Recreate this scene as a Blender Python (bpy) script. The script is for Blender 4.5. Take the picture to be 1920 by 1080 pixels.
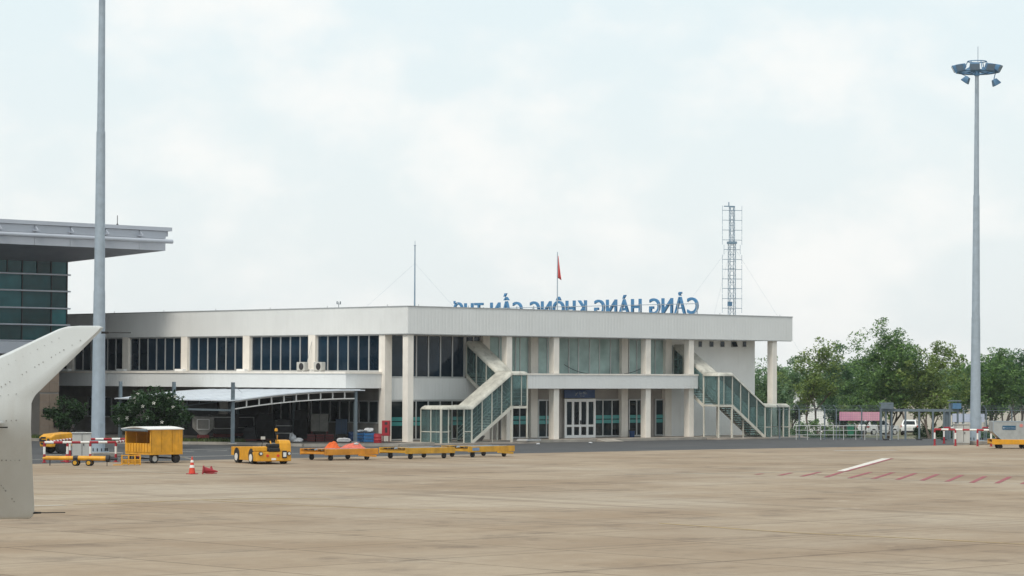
import bpy, math, random
from mathutils import Vector, Matrix

for o in list(bpy.data.objects): bpy.data.objects.remove(o)
S = bpy.context.scene
COL = S.collection
R = math.radians
rnd = random.Random(7)

# ------------------------------------------------------------------ camera
FPX = 5000.0                       # focal length in photo pixels (photo 1920 wide)
AZ = R(46.4)                       # angle of view axis from the terminal's long facade
EYE = 4.3
RH = Vector((math.sin(AZ), -math.cos(AZ), 0))     # camera right on the ground
FH = Vector((math.cos(AZ), math.sin(AZ), 0))      # camera forward on the ground
CP = -(RH * -6.59 + FH * 169.0); CP.z = EYE
PITCH = math.atan(166.8 / FPX); ROLL = 0.0042
fw = FH * math.cos(PITCH) + Vector((0, 0, math.sin(PITCH)))
uh = Vector((0, 0, math.cos(PITCH))) - FH * math.sin(PITCH)
cr = RH * math.cos(ROLL) + uh * math.sin(ROLL)
cu = uh * math.cos(ROLL) - RH * math.sin(ROLL)
cam = bpy.data.cameras.new('camera'); camo = bpy.data.objects.new('camera', cam); COL.objects.link(camo)
camo.matrix_world = Matrix(((cr.x, cu.x, -fw.x, CP.x), (cr.y, cu.y, -fw.y, CP.y), (cr.z, cu.z, -fw.z, CP.z), (0, 0, 0, 1)))
cam.sensor_width = 36; cam.lens = FPX / 1920 * 36
cam.clip_start = 0.5; cam.clip_end = 20000
S.camera = camo
S.render.resolution_x = 1024; S.render.resolution_y = 576

def ray(px, py): return (fw + cr * ((px - 960) / FPX) - cu * ((py - 540) / FPX))
def G(px, py, z=0.0):
    d = ray(px, py); t = (z - CP.z) / d.z; p = CP + d * t; return Vector((p.x, p.y, z))
def onY(px, py, y): d = ray(px, py); t = (y - CP.y) / d.y; return CP + d * t
def onX(px, py, x): d = ray(px, py); t = (x - CP.x) / d.x; return CP + d * t
def W(px, py, dep): d = ray(px, py); t = dep / d.dot(FH); return CP + d * t       # point at a ground distance
def GD(px, dep, z=0.0): p = W(px, 706, dep); return Vector((p.x, p.y, z))
CROT = math.atan2(RH.y, RH.x)

# ------------------------------------------------------------------ world, sun, exposure
SUN_DIR = Vector((-0.80, -0.24, 0)).normalized() * math.cos(R(52)) + Vector((0, 0, math.sin(R(52))))
w = bpy.data.worlds.new('World'); S.world = w; w.use_nodes = True
nt = w.node_tree; nt.nodes.clear()
def N(t, **k):
    n = nt.nodes.new(t)
    for a, b in k.items(): setattr(n, a, b)
    return n
sky = N('ShaderNodeTexSky', sky_type='NISHITA'); sky.sun_disc = False
sky.sun_elevation = R(52); sky.sun_rotation = math.atan2(SUN_DIR.x, SUN_DIR.y)
sky.air_density = 1.3; sky.dust_density = 3.0
tc = N('ShaderNodeTexCoord')
sep = N('ShaderNodeSeparateXYZ'); nt.links.new(tc.outputs['Generated'], sep.inputs[0])
# cloud layer coordinates: stretched direction so that the clouds keep their size over the low sky
mp = N('ShaderNodeMapping'); mp.inputs['Scale'].default_value = (15, 15, 24); mp.inputs['Location'].default_value = (3.1, 1.7, 0.25)
nt.links.new(tc.outputs['Generated'], mp.inputs[0])
n1 = N('ShaderNodeTexNoise'); n1.inputs['Scale'].default_value = 1.0; n1.inputs['Detail'].default_value = 7; n1.inputs['Roughness'].default_value = 0.52
nt.links.new(mp.outputs[0], n1.inputs[0])
mr = N('ShaderNodeMapRange', interpolation_type='SMOOTHSTEP'); mr.inputs[1].default_value = 0.42; mr.inputs[2].default_value = 0.70
nt.links.new(n1.outputs[0], mr.inputs[0])
# thin veil colour: paler and warmer to the horizon
mh = N('ShaderNodeMapRange'); mh.inputs[1].default_value = 0.0; mh.inputs[2].default_value = 0.16
nt.links.new(sep.outputs[2], mh.inputs[0])
veil = N('ShaderNodeMix', data_type='RGBA'); veil.inputs[6].default_value = (8.55, 9.0, 9.0, 1); veil.inputs[7].default_value = (7.75, 8.85, 9.2, 1)
nt.links.new(mh.outputs[0], veil.inputs[0])
m1 = N('ShaderNodeMix', data_type='RGBA'); m1.inputs[0].default_value = 0.9
nt.links.new(sky.outputs[0], m1.inputs[6]); nt.links.new(veil.outputs[2], m1.inputs[7])
m2 = N('ShaderNodeMix', data_type='RGBA'); m2.inputs[7].default_value = (9.4, 9.35, 9.1, 1)
mc = N('ShaderNodeMath', operation='MULTIPLY'); mc.inputs[1].default_value = 0.75
nt.links.new(mr.outputs[0], mc.inputs[0]); nt.links.new(mc.outputs[0], m2.inputs[0])
nt.links.new(m1.outputs[2], m2.inputs[6])
bg = N('ShaderNodeBackground'); bg.inputs[1].default_value = 0.1
wo = N('ShaderNodeOutputWorld')
nt.links.new(m2.outputs[2], bg.inputs[0]); nt.links.new(bg.outputs[0], wo.inputs[0])

sl = bpy.data.lights.new('sun', 'SUN'); sl.energy = 1.9; sl.angle = R(18); sl.color = (1, 0.93, 0.82)
so = bpy.data.objects.new('sun', sl); COL.objects.link(so); so.location = (-40, -40, 60)
so.rotation_euler = SUN_DIR.to_track_quat('Z', 'Y').to_euler()
S.view_settings.view_transform = 'Standard'; S.view_settings.look = 'None'
S.view_settings.exposure = 0.12; S.view_settings.gamma = 1; S.view_settings.use_curve_mapping = False
S.render.engine = 'CYCLES'

# ------------------------------------------------------------------ materials
MATS = {}
def mat(name, col, rough=0.6, metal=0.0, var=0.12, scale=1.5, col2=None, streak=None, bump=0.0, spec=0.5, isl=0.0):
    """paint / metal / stone with a soft mottling; streak = (colour, amount) adds vertical dirt runs"""
    if name in MATS: return MATS[name]
    m = bpy.data.materials.new(name); m.use_nodes = True; t = m.node_tree; t.nodes.clear(); L = t.links.new
    o = t.nodes.new('ShaderNodeOutputMaterial'); b = t.nodes.new('ShaderNodeBsdfPrincipled'); L(b.outputs[0], o.inputs[0])
    b.inputs['Roughness'].default_value = rough; b.inputs['Metallic'].default_value = metal; b.inputs['Specular IOR Level'].default_value = spec
    g = t.nodes.new('ShaderNodeNewGeometry')
    n = t.nodes.new('ShaderNodeTexNoise'); n.inputs['Scale'].default_value = scale; n.inputs['Detail'].default_value = 6; n.inputs['Roughness'].default_value = 0.6
    L(g.outputs['Position'], n.inputs['Vector'])
    r = t.nodes.new('ShaderNodeMapRange'); r.inputs[1].default_value = 0.3; r.inputs[2].default_value = 0.7
    L(n.outputs[0], r.inputs[0])
    mx = t.nodes.new('ShaderNodeMix'); mx.data_type = 'RGBA'
    c2 = col2 or tuple(c * (1 - var * 1.6) for c in col); c1 = tuple(min(1, c * (1 + var * 0.5)) for c in col)
    mx.inputs[6].default_value = (*c1, 1); mx.inputs[7].default_value = (*c2, 1); L(r.outputs[0], mx.inputs[0])
    last = mx.outputs[2]
    if isl:
        h = t.nodes.new('ShaderNodeMapRange'); h.inputs[3].default_value = 1 - isl; h.inputs[4].default_value = 1 + isl
        L(g.outputs['Random Per Island'], h.inputs[0])
        mm = t.nodes.new('ShaderNodeMix'); mm.data_type = 'RGBA'; mm.blend_type = 'MULTIPLY'; mm.inputs[0].default_value = 1
        L(last, mm.inputs[6]); L(h.outputs[0], mm.inputs[7]); last = mm.outputs[2]
    if streak:
        mpn = t.nodes.new('ShaderNodeMapping'); mpn.inputs['Scale'].default_value = (2.2, 2.2, 0.25)
        L(g.outputs['Position'], mpn.inputs[0])
        n2 = t.nodes.new('ShaderNodeTexNoise'); n2.inputs['Scale'].default_value = 1.4; n2.inputs['Detail'].default_value = 8; n2.inputs['Roughness'].default_value = 0.7
        L(mpn.outputs[0], n2.inputs['Vector'])
        r2 = t.nodes.new('ShaderNodeMapRange'); r2.inputs[1].default_value = 0.5; r2.inputs[2].default_value = 0.78; r2.inputs[4].default_value = streak[1]
        L(n2.outputs[0], r2.inputs[0])
        m3 = t.nodes.new('ShaderNodeMix'); m3.data_type = 'RGBA'; m3.inputs[7].default_value = (*streak[0], 1)
        L(r2.outputs[0], m3.inputs[0]); L(last, m3.inputs[6]); last = m3.outputs[2]
    L(last, b.inputs['Base Color'])
    rr = t.nodes.new('ShaderNodeMapRange'); rr.inputs[3].default_value = max(0.02, rough - 0.08); rr.inputs[4].default_value = min(1, rough + 0.12)
    L(n.outputs[0], rr.inputs[0]); L(rr.outputs[0], b.inputs['Roughness'])
    if bump:
        bp = t.nodes.new('ShaderNodeBump'); bp.inputs['Strength'].default_value = bump; bp.inputs['Distance'].default_value = 0.03
        L(n.outputs[0], bp.inputs['Height']); L(bp.outputs[0], b.inputs['Normal'])
    MATS[name] = m; return m

def glassmat(name, col, rough=0.04, see=0.0, tint=(0.6, 0.75, 0.75), var=0.5, spec=0.3):
    """dark building glass (see=0) or see-through sheet glass"""
    if name in MATS: return MATS[name]
    m = bpy.data.materials.new(name); m.use_nodes = True; t = m.node_tree; t.nodes.clear(); L = t.links.new
    o = t.nodes.new('ShaderNodeOutputMaterial'); b = t.nodes.new('ShaderNodeBsdfPrincipled')
    b.inputs['Roughness'].default_value = rough; b.inputs['IOR'].default_value = 1.5; b.inputs['Specular IOR Level'].default_value = spec
    oi = t.nodes.new('ShaderNodeObjectInfo'); h = t.nodes.new('ShaderNodeMapRange'); h.inputs[3].default_value = 1 - var; h.inputs[4].default_value = 1 + var
    L(oi.outputs['Random'], h.inputs[0])
    g = t.nodes.new('ShaderNodeNewGeometry'); n = t.nodes.new('ShaderNodeTexNoise'); n.inputs['Scale'].default_value = 0.7; n.inputs['Detail'].default_value = 3
    L(g.outputs['Position'], n.inputs['Vector'])
    r = t.nodes.new('ShaderNodeMapRange'); r.inputs[1].default_value = 0.3; r.inputs[2].default_value = 0.7; r.inputs[3].default_value = 0.7; r.inputs[4].default_value = 1.25
    L(n.outputs[0], r.inputs[0])
    mu = t.nodes.new('ShaderNodeMath'); mu.operation = 'MULTIPLY'; L(h.outputs[0], mu.inputs[0]); L(r.outputs[0], mu.inputs[1])
    mx = t.nodes.new('ShaderNodeMix'); mx.data_type = 'RGBA'; mx.blend_type = 'MULTIPLY'; mx.inputs[0].default_value = 1; mx.inputs[6].default_value = (*col, 1)
    L(mu.outputs[0], mx.inputs[7]); L(mx.outputs[2], b.inputs['Base Color'])
    bp = t.nodes.new('ShaderNodeBump'); bp.inputs['Strength'].default_value = 0.04; L(n.outputs[0], bp.inputs['Height']); L(bp.outputs[0], b.inputs['Normal'])
    if see:
        tr = t.nodes.new('ShaderNodeBsdfTransparent'); tr.inputs[0].default_value = (*tint, 1)
        ms = t.nodes.new('ShaderNodeMixShader'); ms.inputs[0].default_value = 1 - see
        L(tr.outputs[0], ms.inputs[1]); L(b.outputs[0], ms.inputs[2]); L(ms.outputs[0], o.inputs[0])
    else: L(b.outputs[0], o.inputs[0])
    MATS[name] = m; return m

def leafmat(name, ca, cb):
    if name in MATS: return MATS[name]
    m = bpy.data.materials.new(name); m.use_nodes = True; t = m.node_tree; t.nodes.clear(); L = t.links.new
    o = t.nodes.new('ShaderNodeOutputMaterial'); g = t.nodes.new('ShaderNodeNewGeometry')
    mx = t.nodes.new('ShaderNodeMix'); mx.data_type = 'RGBA'; mx.inputs[6].default_value = (*ca, 1); mx.inputs[7].default_value = (*cb, 1)
    n = t.nodes.new('ShaderNodeTexNoise'); n.inputs['Scale'].default_value = 0.55; n.inputs['Detail'].default_value = 2
    L(g.outputs['Position'], n.inputs['Vector'])
    ad = t.nodes.new('ShaderNodeMath'); ad.operation = 'ADD'; L(g.outputs['Random Per Island'], ad.inputs[0]); L(n.outputs[0], ad.inputs[1])
    mr = t.nodes.new('ShaderNodeMapRange'); mr.inputs[1].default_value = 0.45; mr.inputs[2].default_value = 1.15; L(ad.outputs[0], mr.inputs[0])
    L(mr.outputs[0], mx.inputs[0])
    b = t.nodes.new('ShaderNodeBsdfPrincipled'); b.inputs['Roughness'].default_value = 0.55; b.inputs['Specular IOR Level'].default_value = 0.3
    L(mx.outputs[2], b.inputs['Base Color'])
    tl = t.nodes.new('ShaderNodeBsdfTranslucent'); L(mx.outputs[2], tl.inputs[0])
    ms = t.nodes.new('ShaderNodeMixShader'); ms.inputs[0].default_value = 0.4; L(b.outputs[0], ms.inputs[1]); L(tl.outputs[0], ms.inputs[2]); L(ms.outputs[0], o.inputs[0])
    MATS[name] = m; return m

def groundmat(name, cols, scale, joint=None, rough=0.85, aniso=None):
    """weathered slab ground: three-tone mottling in two sizes; joint = (slab size, colour)"""
    m = bpy.data.materials.new(name); m.use_nodes = True; t = m.node_tree; t.nodes.clear(); L = t.links.new
    o = t.nodes.new('ShaderNodeOutputMaterial'); b = t.nodes.new('ShaderNodeBsdfPrincipled'); L(b.outputs[0], o.inputs[0])
    b.inputs['Roughness'].default_value = rough; b.inputs['Specular IOR Level'].default_value = 0.25
    g = t.nodes.new('ShaderNodeNewGeometry')
    def noise(s, d, lo, hi, rgh=0.6, sc=None):
        src = g.outputs['Position']
        if sc:
            mpn = t.nodes.new('ShaderNodeMapping'); mpn.inputs['Scale'].default_value = sc; L(src, mpn.inputs[0]); src = mpn.outputs[0]
        n = t.nodes.new('ShaderNodeTexNoise'); n.inputs['Scale'].default_value = s; n.inputs['Detail'].default_value = d; n.inputs['Roughness'].default_value = rgh
        L(src, n.inputs['Vector'])
        r = t.nodes.new('ShaderNodeMapRange'); r.interpolation_type = 'SMOOTHSTEP'; r.inputs[1].default_value = lo; r.inputs[2].default_value = hi; L(n.outputs[0], r.inputs[0]); return r.outputs[0], n
    def mix(a, bcol, fac, k=1.0, mode='MIX'):
        x = t.nodes.new('ShaderNodeMix'); x.data_type = 'RGBA'; x.blend_type = mode
        if k != 1.0:
            mm = t.nodes.new('ShaderNodeMath'); mm.operation = 'MULTIPLY'; mm.inputs[1].default_value = k; L(fac, mm.inputs[0]); fac = mm.outputs[0]
        L(fac, x.inputs[0])
        if isinstance(a, tuple): x.inputs[6].default_value = (*a, 1)
        else: L(a, x.inputs[6])
        if isinstance(bcol, tuple): x.inputs[7].default_value = (*bcol, 1)
        else: L(bcol, x.inputs[7])
        return x.outputs[2]
    f1, na = noise(scale, 5, 0.35, 0.65)
    c = mix(cols[0], cols[1], f1)
    f2, nb = noise(scale * 2.3, 6, 0.50, 0.74, 0.7); c = mix(c, cols[2], f2, 0.8)
    f5, ne = noise(scale * 1.3, 7, 0.60, 0.74, 0.72, (1, 1.7, 1)); c = mix(c, tuple(min(1, x * 1.35) for x in cols[3]), f5, 0.7)
    f3, nc = noise(scale * 0.35, 4, 0.45, 0.7); c = mix(c, cols[3], f3, 0.7)
    f4, nd = noise(scale * 14, 4, 0.3, 0.7, 0.7); c = mix(c, cols[2], f4, 0.18)
    if joint:
        f6, nf = noise(0.9, 5, 0.52, 0.72, 0.6, (0.035, 1.0, 1.0)); c = mix(c, cols[2], f6, 0.38)
        f7, ng = noise(0.5, 3, 0.58, 0.70, 0.6, (1.0, 0.05, 1.0)); c = mix(c, cols[2], f7, 0.35)
        br = t.nodes.new('ShaderNodeTexBrick'); br.offset = 0.0; br.squash = 1.0
        br.inputs['Scale'].default_value = 1.0; br.inputs['Brick Width'].default_value = joint[0]; br.inputs['Row Height'].default_value = joint[0]
        br.inputs['Mortar Size'].default_value = 0.07; br.inputs['Mortar Smooth'].default_value = 0.3
        br.inputs['Color1'].default_value = (0.95, 0.95, 0.95, 1); br.inputs['Color2'].default_value = (1.03, 1.03, 1.02, 1); br.inputs['Mortar'].default_value = (*joint[1], 1)
        L(g.outputs['Position'], br.inputs['Vector'])
        x = t.nodes.new('ShaderNodeMix'); x.data_type = 'RGBA'; x.blend_type = 'MULTIPLY'; x.inputs[0].default_value = 1
        L(c, x.inputs[6]); L(br.outputs[0], x.inputs[7]); c = x.outputs[2]
    L(c, b.inputs['Base Color'])
    bp = t.nodes.new('ShaderNodeBump'); bp.inputs['Strength'].default_value = 0.25; bp.inputs['Distance'].default_value = 0.02
    L(nd.outputs[0], bp.inputs['Height']); L(bp.outputs[0], b.inputs['Normal'])
    MATS[name] = m; return m

M_clad = mat('cladding_grey', (0.735, 0.745, 0.74), 0.5, 0.0, 0.04, 0.35, streak=((0.45, 0.45, 0.42), 0.16), spec=0.35)
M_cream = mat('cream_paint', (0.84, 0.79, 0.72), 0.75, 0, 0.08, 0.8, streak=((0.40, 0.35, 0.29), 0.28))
M_white = mat('white_wall', (0.88, 0.88, 0.87), 0.8, 0, 0.05, 0.5, streak=((0.48, 0.46, 0.42), 0.18))
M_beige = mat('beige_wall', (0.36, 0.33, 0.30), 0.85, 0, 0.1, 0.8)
M_trim = mat('trim_metal', (0.42, 0.44, 0.45), 0.45, 0.2, 0.1, 1.0)
M_alu = mat('aluminium_frame', (0.52, 0.53, 0.53), 0.4, 0.3, 0.08, 2.0)
M_roofdeck = mat('roof_deck', (0.33, 0.33, 0.32), 0.9, 0, 0.15, 0.4)
M_soffit = mat('soffit', (0.62, 0.61, 0.59), 0.8, 0, 0.08, 0.6)
M_glass = glassmat('window_glass', (0.007, 0.020, 0.036), var=.4)
M_glassd = glassmat('ground_glass', (0.010, 0.018, 0.022), var=0.6)
M_glasst = glassmat('curtained_glass', (0.37, 0.50, 0.475), 0.1, var=0.16)
M_glassg = glassmat('green_glass', (0.012, 0.075, 0.085), 0.05, var=0.55)
M_see = glassmat('sheet_glass', (0.20, 0.27, 0.275), 0.06, see=0.74, tint=(0.74, 0.86, 0.85), var=0.25, spec=.5)
M_teal = mat('teal_film', (0.05, 0.27, 0.26), 0.35, 0, 0.05)
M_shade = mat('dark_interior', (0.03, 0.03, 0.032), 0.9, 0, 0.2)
M_stroof = mat('stair_roof', (0.56, 0.55, 0.49), 0.7, 0, 0.2, 1.2, col2=(0.36, 0.35, 0.31), streak=((0.13, 0.13, 0.115), 0.75))
M_stpost = mat('stair_post', (0.62, 0.60, 0.53), 0.6, 0, 0.1, 2, streak=((0.33, 0.28, 0.2), 0.35))
M_step = mat('stair_step', (0.16, 0.145, 0.13), 0.9, 0, 0.2, 2)
M_galv = mat('galvanised', (0.36, 0.43, 0.50), 0.45, 0.25, 0.10, 2.5, streak=((0.27, 0.31, 0.35), 0.4))
M_steelblue = mat('blue_grey_steel', (0.15, 0.19, 0.22), 0.5, 0.2, 0.12, 2)
M_towersteel = mat('mast_steel', (0.22, 0.32, 0.42), 0.5, 0.2, 0.1, 2)
M_lampblue = mat('lamp_housing', (0.10, 0.22, 0.37), 0.45, 0.3, 0.1, 2)
M_yel = mat('yellow_paint', (0.72, 0.34, 0.012), 0.5, 0, 0.16, 2.6, streak=((0.26, 0.13, 0.03), 0.6))
M_yel2 = mat('dolly_yellow', (0.60, 0.32, 0.02), 0.5, 0, 0.2, 2.2, streak=((0.22, 0.12, 0.03), 0.55))
M_oran = mat('dolly_orange', (0.66, 0.27, 0.015), 0.5, 0, 0.2, 2.2, streak=((0.25, 0.10, 0.03), 0.5))
M_blk = mat('black_rubber', (0.012, 0.012, 0.013), 0.7, 0, 0.3, 5)
M_dk = mat('dark_steel', (0.035, 0.035, 0.04), 0.6, 0.3, 0.3, 3)
M_red = mat('red_paint', (0.36, 0.018, 0.03), 0.5, 0, 0.15, 3)
M_redd = mat('dark_red_paint', (0.12, 0.012, 0.012), 0.6, 0, 0.25, 3)
M_wht = mat('white_paint', (0.76, 0.75, 0.72), 0.5, 0, 0.06, 3)
M_cab = mat('cabinet_grey', (0.50, 0.50, 0.48), 0.55, 0, 0.08, 1.5, streak=((0.35, 0.33, 0.3), 0.3))
M_blue = mat('blue_plastic', (0.02, 0.13, 0.33), 0.45, 0, 0.2, 4)
M_sign = mat('sign_blue', (0.012, 0.05, 0.16), 0.35, 0, 0.08, 2)
M_letter = mat('letter_blue', (0.06, 0.205, 0.40), 0.45, 0, 0.12, 1.5)
M_flag = mat('flag_red', (0.70, 0.13, 0.12), 0.7, 0, 0.1, 3)
M_car = mat('car_white', (0.74, 0.75, 0.75), 0.25, 0, 0.02, 1, spec=0.6)
M_alub = mat('container_aluminium', (0.42, 0.44, 0.44), 0.42, 0.45, 0.12, 3, streak=((0.28, 0.29, 0.29), 0.4))
M_green = mat('green_plastic', (0.015, 0.17, 0.09), 0.45, 0, 0.1, 3)
M_pink = mat('pink_banner', (0.62, 0.33, 0.40), 0.7, 0, 0.1, 0.5, col2=(0.56, 0.22, 0.36))
M_pale = mat('pale_banner', (0.50, 0.55, 0.68), 0.7, 0, 0.08, 0.6)
M_bark = mat('bark', (0.17, 0.135, 0.115), 0.95, 0, 0.3, 4, bump=0.4)
M_stone = mat('stone_cladding', (0.36, 0.27, 0.205), 0.7, 0, 0.12, 1.4, isl=0.06)
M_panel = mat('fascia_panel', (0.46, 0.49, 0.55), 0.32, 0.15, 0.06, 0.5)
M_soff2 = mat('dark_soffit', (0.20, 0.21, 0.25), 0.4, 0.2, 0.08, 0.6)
M_wing = mat('aircraft_paint', (0.55, 0.575, 0.575), 0.32, 0, 0.05, 2.5, streak=((0.40, 0.39, 0.365), 0.45), spec=0.5)
M_canopy = mat('canopy_sheet', (0.62, 0.66, 0.71), 0.4, 0.1, 0.06, 0.7)
M_cone = mat('cone_orange', (0.62, 0.05, 0.02), 0.55, 0, 0.1, 5)
M_orange = mat('orange_fabric', (0.70, 0.12, 0.02), 0.8, 0, 0.15, 3)
M_pinkred = mat('salmon_fabric', (0.68, 0.17, 0.12), 0.85, 0, 0.2, 5)
M_bag = mat('white_sack', (0.55, 0.56, 0.58), 0.8, 0, 0.15, 4)
M_lens = mat('lamp_lens', (0.7, 0.72, 0.7), 0.1, 0, 0.05)
M_flens = mat('floodlight_lens', (0.16, 0.24, 0.34), 0.15, 0, 0.05)
M_tail = mat('tail_light', (0.45, 0.02, 0.02), 0.2, 0, 0.05)
M_conc = mat('kerb_concrete', (0.36, 0.33, 0.29), 0.9, 0, 0.2, 1.2)
M_pave = mat('pavement', (0.40, 0.35, 0.30), 0.9, 0, 0.22, 0.7, col2=(0.27, 0.23, 0.195))
M_leaf1 = leafmat('leaf_mid', (0.036, 0.100, 0.052), (0.17, 0.29, 0.085))
M_leaf2 = leafmat('leaf_pale', (0.055, 0.13, 0.078), (0.19, 0.30, 0.13))
M_leaf3 = leafmat('leaf_dark', (0.026, 0.07, 0.045), (0.09, 0.19, 0.08))
M_leaf5 = leafmat('leaf_yellowish', (0.06, 0.115, 0.045), (0.23, 0.31, 0.085))
M_leaf4 = leafmat('leaf_bush', (0.008, 0.026, 0.010), (0.030, 0.075, 0.020))
M_grass = leafmat('grass_blade', (0.03, 0.07, 0.02), (0.12, 0.16, 0.05))
M_flower = mat('white_flower', (0.8, 0.79, 0.72), 0.6, 0, 0.02)

# ------------------------------------------------------------------ builders
class MB:
    def __init__(s): s.v = []; s.f = []; s.mi = []; s.cur = 0
    def add(s, vs, fs):
        n = len(s.v); s.v += [tuple(p) for p in vs]
        for f in fs: s.f.append(tuple(i + n for i in f)); s.mi.append(s.cur)
        return s
    def hexa(s, p): return s.add(p, [(0, 3, 2, 1), (4, 5, 6, 7), (0, 1, 5, 4), (1, 2, 6, 5), (2, 3, 7, 6), (3, 0, 4, 7)])
    def box(s, x0, x1, y0, y1, z0, z1):
        if x0 > x1: x0, x1 = x1, x0
        if y0 > y1: y0, y1 = y1, y0
        return s.hexa([(x0, y0, z0), (x1, y0, z0), (x1, y1, z0), (x0, y1, z0), (x0, y0, z1), (x1, y0, z1), (x1, y1, z1), (x0, y1, z1)])
    def bar(s, p, q, wd, ht=None, up=(0, 0, 1)):
        p = Vector(p); q = Vector(q); d = (q - p).normalized(); u = Vector(up)
        if abs(d.dot(u)) > 0.98: u = Vector((0, 1, 0))
        a = d.cross(u).normalized(); b = a.cross(d).normalized(); a = a * wd / 2; b = b * (ht or wd) / 2
        return s.hexa([p - a - b, p + a - b, q + a - b, q - a - b, p - a + b, p + a + b, q + a + b, q - a + b])
    def tube(s, p, q, r0, r1=None, n=10, cap=True):
        p = Vector(p); q = Vector(q); r1 = r0 if r1 is None else r1; d = (q - p).normalized()
        u = Vector((0, 0, 1)) if abs(d.z) < 0.9 else Vector((1, 0, 0))
        a = d.cross(u).normalized(); b = d.cross(a)
        vs = []
        for c, r in ((p, r0), (q, r1)):
            for i in range(n): t = 2 * math.pi * i / n; vs.append(c + a * (r * math.cos(t)) + b * (r * math.sin(t)))
        fs = [(i, (i + 1) % n, n + (i + 1) % n, n + i) for i in range(n)]
        if cap: fs += [tuple(range(n))[::-1], tuple(range(n, 2 * n))]
        return s.add(vs, fs)
    def path(s, pts, r, n=8):
        for a, b in zip(pts, pts[1:]): s.tube(a, b, r, r, n)
        return s
    def lathe(s, prof, c=(0, 0, 0), n=14):
        vs = []; k = len(prof)
        for (r, z) in prof:
            for i in range(n): t = 2 * math.pi * i / n; vs.append((c[0] + r * math.cos(t), c[1] + r * math.sin(t), c[2] + z))
        fs = [(j * n + i, j * n + (i + 1) % n, (j + 1) * n + (i + 1) % n, (j + 1) * n + i) for j in range(k - 1) for i in range(n)]
        fs += [tuple(range(n))[::-1], tuple(range((k - 1) * n, k * n))]
        return s.add(vs, fs)
    def prism(s, pts, a, b):
        """polygon pts (list of 3D) extruded from offset a to offset b (vectors)"""
        a = Vector(a); b = Vector(b); n = len(pts); P = [Vector(p) for p in pts]
        vs = [p + a for p in P] + [p + b for p in P]
        fs = [tuple(range(n))[::-1], tuple(range(n, 2 * n))] + [(i, (i + 1) % n, n + (i + 1) % n, n + i) for i in range(n)]
        return s.add(vs, fs)
    def quad(s, *p): return s.add(p, [tuple(range(len(p)))])
    def build(s, name, m, parent=None, smooth=False, bevel=0, loc=None):
        me = bpy.data.meshes.new(name); me.from_pydata(s.v, [], s.f); me.update()
        ms = m if isinstance(m, (list, tuple)) else [m]
        for x in ms: me.materials.append(x)
        if len(ms) > 1:
            for p, i in zip(me.polygons, s.mi): p.material_index = i
        if smooth:
            for p in me.polygons: p.use_smooth = True
        o = bpy.data.objects.new(name, me); COL.objects.link(o)
        if parent: o.parent = parent
        if loc is not None: o.location = loc
        if bevel:
            b = o.modifiers.new('bevel', 'BEVEL'); b.width = bevel; b.segments = 2; b.limit_method = 'ANGLE'
        if smooth:
            try: me.set_sharp_from_angle(angle=R(40))
            except Exception: pass
        return o

def thing(name, label, cat, loc=(0, 0, 0), rotz=0.0, group=None):
    o = bpy.data.objects.new(name, None); COL.objects.link(o); o.location = loc; o.rotation_euler = (0, 0, rotz); o.empty_display_size = 0.3
    o['label'] = label; o['category'] = cat
    if group: o['group'] = group
    return o
def tag(o, label, cat, group=None):
    o['label'] = label; o['category'] = cat
    if group: o['group'] = group
    return o
def struct(o, kind='structure'): o['kind'] = kind; return o
def copy_tree(o, parent=None):
    c = o.copy(); COL.objects.link(c); c.parent = parent
    for ch in o.children: copy_tree(ch, c)
    return c

# ------------------------------------------------------------------ ground
M_apron = groundmat('apron_concrete', [(0.290, 0.214, 0.144), (0.360, 0.285, 0.206), (0.135, 0.098, 0.070), (0.43, 0.368, 0.29)], 0.15, joint=(5.0, (0.66, 0.63, 0.6)))
M_road = groundmat('asphalt', [(0.062, 0.064, 0.068), (0.078, 0.079, 0.082), (0.05, 0.05, 0.052), (0.09, 0.09, 0.09)], 0.3, rough=0.8)
M_land = groundmat('dry_land', [(0.10, 0.11, 0.06), (0.16, 0.14, 0.09), (0.07, 0.085, 0.04), (0.2, 0.18, 0.13)], 0.08)

def poly_sheet(name, pts, z, m, kind='structure', thick=0.0):
    b = MB(); P = [(p[0], p[1], z) for p in pts]
    if thick: b.prism(P, (0, 0, -thick), (0, 0, 0))
    else: b.quad(*P)
    return struct(b.build(name, m), kind)
poly_sheet('land', [(-1400, -1400), (1400, -1400), (1400, 1400), (-1400, 1400)], -1.35, M_land)
# raised airside ground: asphalt sheet reaching behind the buildings and just past the perimeter fence
fA = GD(1460, 190.5); fB = GD(2300, 193)
poly_sheet('road', [(-300, -400), (400, -400), (fB.x + 120, fB.y - 112), (fB.x, fB.y), (fA.x, fA.y), (44, 12), (44, 75), (-300, 75)], 0.0, M_road, thick=1.5)
e0 = G(-400, 880); e1 = G(65, 870); e2 = G(401, 862.3); e3 = G(1300, 843.5); e4 = G(1752, 835.5); e5 = G(2300, 826)
poly_sheet('apron', [(e0.x - 60, e0.y), (e1.x, e1.y), (e2.x, e2.y), (e3.x, e3.y), (e4.x, e4.y), (e5.x, e5.y), (200, -380), (-290, -380)][::-1], 0.004, M_apron)

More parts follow.
